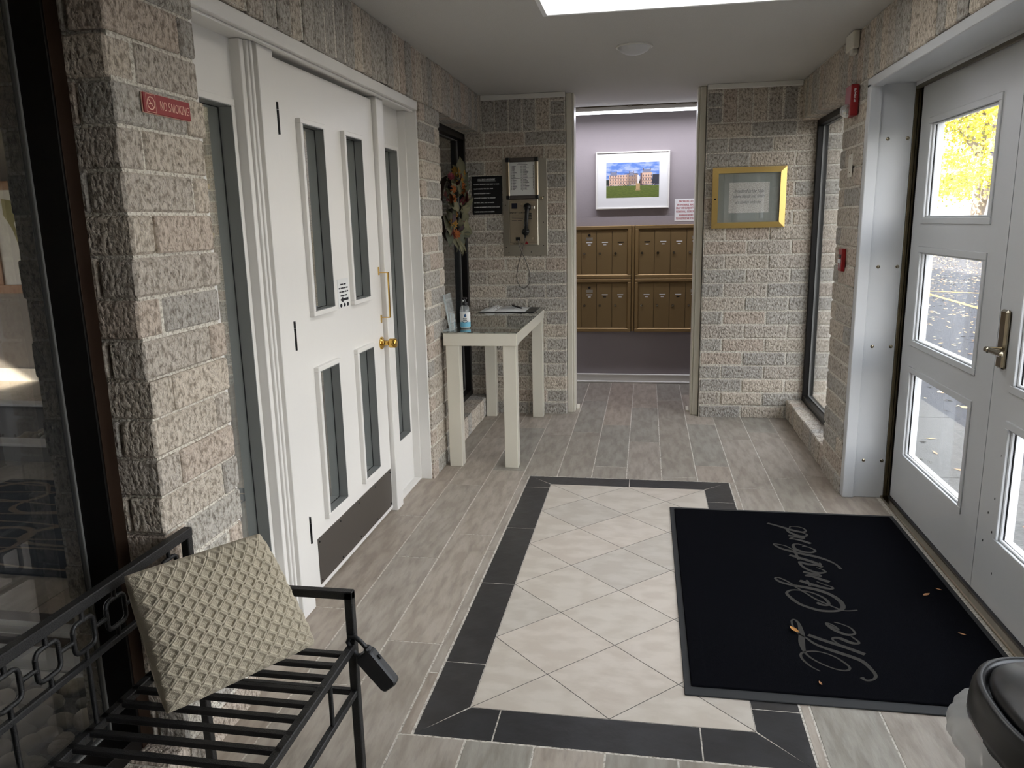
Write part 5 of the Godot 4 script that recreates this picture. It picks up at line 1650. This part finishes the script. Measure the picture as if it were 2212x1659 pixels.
# ---------------------------------------------------------------- mat, leaves, bin
func floor_things() -> void:
	var m := thing("door_mat", "large black entrance mat with grey script lettering before the white double door", "mat", Vector3(1.9, 0, 2.77))
	var x := [1.352, 2.44]
	var z := [1.95, 3.595]
	block("rubber_edge", m, M.rubber, [[x[0], 0.0006, z[0], x[1], 0.005, z[1]]], 0.002)
	block("carpet_pile", m, M.pile, [[x[0] + 0.022, 0.003, z[0] + 0.03, x[1] - 0.022, 0.0105, z[1] - 0.045]], 0.004)
	var strokes := [
		[[445, 1465, 4], [422, 1441, 5], [403, 1403, 6], [401, 1372, 6], [414, 1354, 6], [441, 1344, 5], [474, 1346, 5], [509, 1367, 5], [534, 1401, 6], [545, 1430, 6], [532, 1449, 6], [504, 1448, 5], [470, 1428, 5], [438, 1396, 5], [419, 1357, 7], [419, 1294, 15], [430, 1230, 15], [434, 1161, 8], [424, 1129, 5], [411, 1142, 5], [410, 1190, 5], [421, 1231, 6], [441, 1257, 6], [467, 1298, 9], [517, 1333, 13], [563, 1360, 13], [596, 1387, 12], [612, 1433, 9], [616, 1465, 8], [603, 1490, 6], [579, 1499, 7], [568, 1483, 11]],
		[[452, 1234, 12], [504, 1269, 13], [561, 1302, 13], [615, 1341, 13]],
		[[552, 1296, 4], [530, 1259, 5], [536, 1244, 7], [557, 1245, 12], [585, 1268, 13], [608, 1272, 8], [615, 1258, 6], [599, 1225, 5]],
		[[542, 1154, 5], [567, 1184, 5], [556, 1156, 5], [535, 1140, 7], [537, 1162, 10], [555, 1192, 12], [584, 1215, 11], [607, 1212, 7], [618, 1197, 6], [610, 1163, 5], [581, 1138, 5], [562, 1130, 5]],
		[[475, 848, 6], [440, 798, 6], [418, 781, 6], [408, 794, 7], [424, 823, 10], [464, 845, 11], [509, 857, 15], [560, 878, 16], [599, 912, 13], [622, 959, 13], [622, 1008, 13], [601, 1037, 10], [561, 1048, 11], [519, 1042, 12], [466, 1004, 11], [438, 949, 10], [432, 916, 8], [452, 891, 7], [488, 887, 6], [531, 903, 7], [566, 941, 8], [576, 982, 9], [566, 1001, 8], [546, 998, 11], [532, 983, 11]],
		[[474, 857, 6], [504, 907, 6], [533, 954, 7], [560, 984, 7], [597, 1020, 5], [626, 1036, 5], [669, 1026, 5]],
		[[502, 799, 14], [546, 830, 15], [588, 854, 14], [614, 859, 8], [619, 843, 6], [594, 824, 5], [568, 800, 5]],
		[[532, 791, 7], [534, 845, 7]],
		[[619, 798, 15], [588, 776, 15], [561, 754, 12], [535, 752, 6], [552, 738, 5], [592, 750, 6], [589, 734, 11], [558, 726, 13], [532, 714, 12]],
		[[621, 659, 11], [600, 641, 14], [563, 636, 14], [537, 618, 11], [537, 654, 8], [557, 692, 11], [588, 717, 13], [616, 711, 8], [622, 693, 6], [595, 662, 5]],
		[[505, 549, 13], [556, 585, 16], [596, 616, 15], [617, 639, 7], [618, 614, 5]],
		[[535, 485, 9], [535, 593, 8]],
		[[530, 491, 6], [502, 450, 6], [464, 434, 6], [456, 444, 7], [479, 481, 11], [514, 504, 14], [566, 533, 16], [617, 556, 15], [660, 591, 10], [685, 631, 7], [692, 670, 11]],
		[[599, 449, 6], [568, 424, 6], [542, 433, 8], [541, 479, 12], [574, 510, 14], [609, 510, 10], [625, 485, 8], [606, 457, 6], [577, 446, 6]],
		[[622, 412, 14], [589, 384, 14], [556, 368, 9], [538, 366, 6], [564, 346, 6], [596, 357, 6], [597, 342, 12], [538, 328, 12]],
		[[543, 253, 8], [551, 290, 12], [586, 328, 14], [618, 324, 8], [621, 300, 7], [591, 272, 6]],
		[[464, 185, 12], [516, 221, 12], [561, 257, 16], [608, 280, 13], [628, 262, 7], [622, 231, 6], [597, 216, 5], [569, 215, 5], [559, 232, 5]],
	]
	var s := nst()
	var lift := 0.0
	for st in strokes:
		lift += 0.00006
		var c := Curve3D.new()
		for i in st.size():
			var p := Vector3(st[i][0], 0, st[i][1]) / 1000.0
			var a := Vector3(st[maxi(i - 1, 0)][0], 0, st[maxi(i - 1, 0)][1]) / 1000.0
			var b := Vector3(st[mini(i + 1, st.size() - 1)][0], 0, st[mini(i + 1, st.size() - 1)][1]) / 1000.0
			c.add_point(p, (a - b) / 6.0, (b - a) / 6.0)
		var prev := []
		for i in st.size() - 1:
			for k in 6 + int(i == st.size() - 2):
				var t := k / 6.0
				var p := c.sample(i, t)
				var d := (c.sample(i, minf(t + 0.05, 1.0)) - c.sample(i, maxf(t - 0.05, 0.0))).normalized()
				var w := lerpf(st[i][2], st[i + 1][2], t) / 1000.0 * 0.72
				# a pen held at a slant: thicker where the stroke runs down the letters
				var n := d.cross(Vector3.UP).normalized() * w
				var q := Vector3(x[0] - 0.002, 0.0107 + lift, z[0])
				var cur := [p + n + q, p - n + q]
				if prev:
					quad(s, prev[0], prev[1], cur[1], cur[0], Vector3.UP)
				prev = cur
	obj("lettering", s, M.pile_script, m)
	# dry leaves on the mat
	var spots := [[1.758, 3.165, 0.5, 0.026, "curled yellow leaf lying on the T of the mat lettering"], [2.311, 2.822, 2.2, 0.02, "curled brown leaf on the mat nearer the script, of the two by the double door"], [2.374, 2.768, 0.9, 0.013, "tiny brown leaf on the mat nearest the door meeting edge"], [1.78, 3.491, 0.2, 0.012, "tiny pale leaf at the near edge of the mat"], [2.334, 3.115, 1.0, 0.014, "small three-pronged dry leaf scrap on the mat above the black bin"]]
	for q in spots:
		var l := thing("dry_leaf", q[4], "leaf", Vector3(q[0], 0.011, q[1]))
		off[l] = Vector3.ZERO
		l.rotation.y = q[2]
		s = nst()
		s.set_smooth_group(1)
		for i in 8:
			var ring := []
			for e in [i, i + 1]:
				var t: float = e / 8.0
				var wd: float = q[3] * 0.36 * sin(PI * t)
				var yy: float = 0.002 + q[3] * 0.25 * pow(2.0 * t - 1.0, 2)
				ring.append([Vector3(-wd, yy + wd * 0.6, (t - 0.5) * 2.0 * q[3]), Vector3(0, yy, (t - 0.5) * 2.0 * q[3]), Vector3(wd, yy + wd * 0.6, (t - 0.5) * 2.0 * q[3])])
			for k in 2:
				quad(s, ring[0][k], ring[0][k + 1], ring[1][k + 1], ring[1][k], Vector3.UP)
		obj("blade", s, mat(Color(0.72, 0.5, 0.24) if q[3] > 0.022 else Color(0.6, 0.42, 0.26), 0.7), l)
	trash_can()

func trash_can() -> void:
	var c := thing("trash_can", "black oval swing lid trash can with a clear plastic liner by the mat", "trash can", Vector3(1.995, 0, 4.455))
	var t := Transform3D(Basis(Vector3.UP, 0.0), Vector3(1.995, 0, 4.455))
	var sx := 0.82
	var plastic := mat(Color(0.04, 0.042, 0.045), 0.38)
	var s := nst()
	lathe(s, [Vector2(0, 0.0), Vector2(0.125, 0.0), Vector2(0.13, 0.008), Vector2(0.165, 0.5), Vector2(0.17, 0.52)], t, 48, sx, 1.0, 2.5)
	obj("bin_body", s, plastic, c)
	s = nst()
	lathe(s, [Vector2(0.19, 0.522), Vector2(0.199, 0.53), Vector2(0.2, 0.54), Vector2(0.196, 0.575), Vector2(0.189, 0.592), Vector2(0.18, 0.597), Vector2(0.172, 0.594), Vector2(0.169, 0.586)], t, 56, sx, 1.0, 2.5)
	obj("lid_rim", s, plastic, c)
	s = nst()
	lathe(s, [Vector2(0.164, 0.586), Vector2(0.162, 0.597), Vector2(0.15, 0.605), Vector2(0.11, 0.617), Vector2(0.06, 0.625), Vector2(0, 0.628)], t, 56, sx, 1.0, 2.5)
	obj("swing_flap", s, plastic, c)
	# liner folded over the rim and hanging in creases
	s = nst()
	s.set_smooth_group(1)
	var n := 120
	var rows := 12
	var nz := FastNoiseLite.new()
	nz.seed = 5
	nz.frequency = 1.0
	var grid := []
	for j in rows + 1:
		var row := []
		for i in n:
			var a := TAU * i / n
			var k := float(j) / rows
			var drop := 0.15 + 0.1 * sin(a) + 0.12 * nz.get_noise_2d(cos(a) * 1.5 + 9.0, sin(a) * 1.5)
			var r := 0.2 + 0.022 * sin(PI * minf(k * 1.5, 1.0)) + 0.012 * nz.get_noise_2d(cos(a) * 6.0, sin(a) * 6.0 + k * 1.2) * (0.3 + k) + 0.009 * sin(a * 31.0 + 3.0 * nz.get_noise_1d(a)) * k
			r += 0.022 * exp(-pow((a - 3.5) / 0.45, 2)) * sin(PI * k)
			r -= 0.045 * k * k
			var cx := signf(cos(a)) * pow(absf(cos(a)), 0.8)
			var cz := signf(sin(a)) * pow(absf(sin(a)), 0.8)
			row.append(t * Vector3(cx * r * sx, 0.525 - drop * k, cz * r))
		grid.append(row)
	for j in rows:
		for i in n:
			var m := (i + 1) % n
			quad(s, grid[j][i], grid[j][m], grid[j + 1][m], grid[j + 1][i], grid[j][i] - t.origin - Vector3(0, 0.45, 0))
	var film := mat(Color(0.92, 0.93, 0.93, 0.55), 0.3)
	film.transparency = BaseMaterial3D.TRANSPARENCY_ALPHA
	obj("liner", s, film, c)
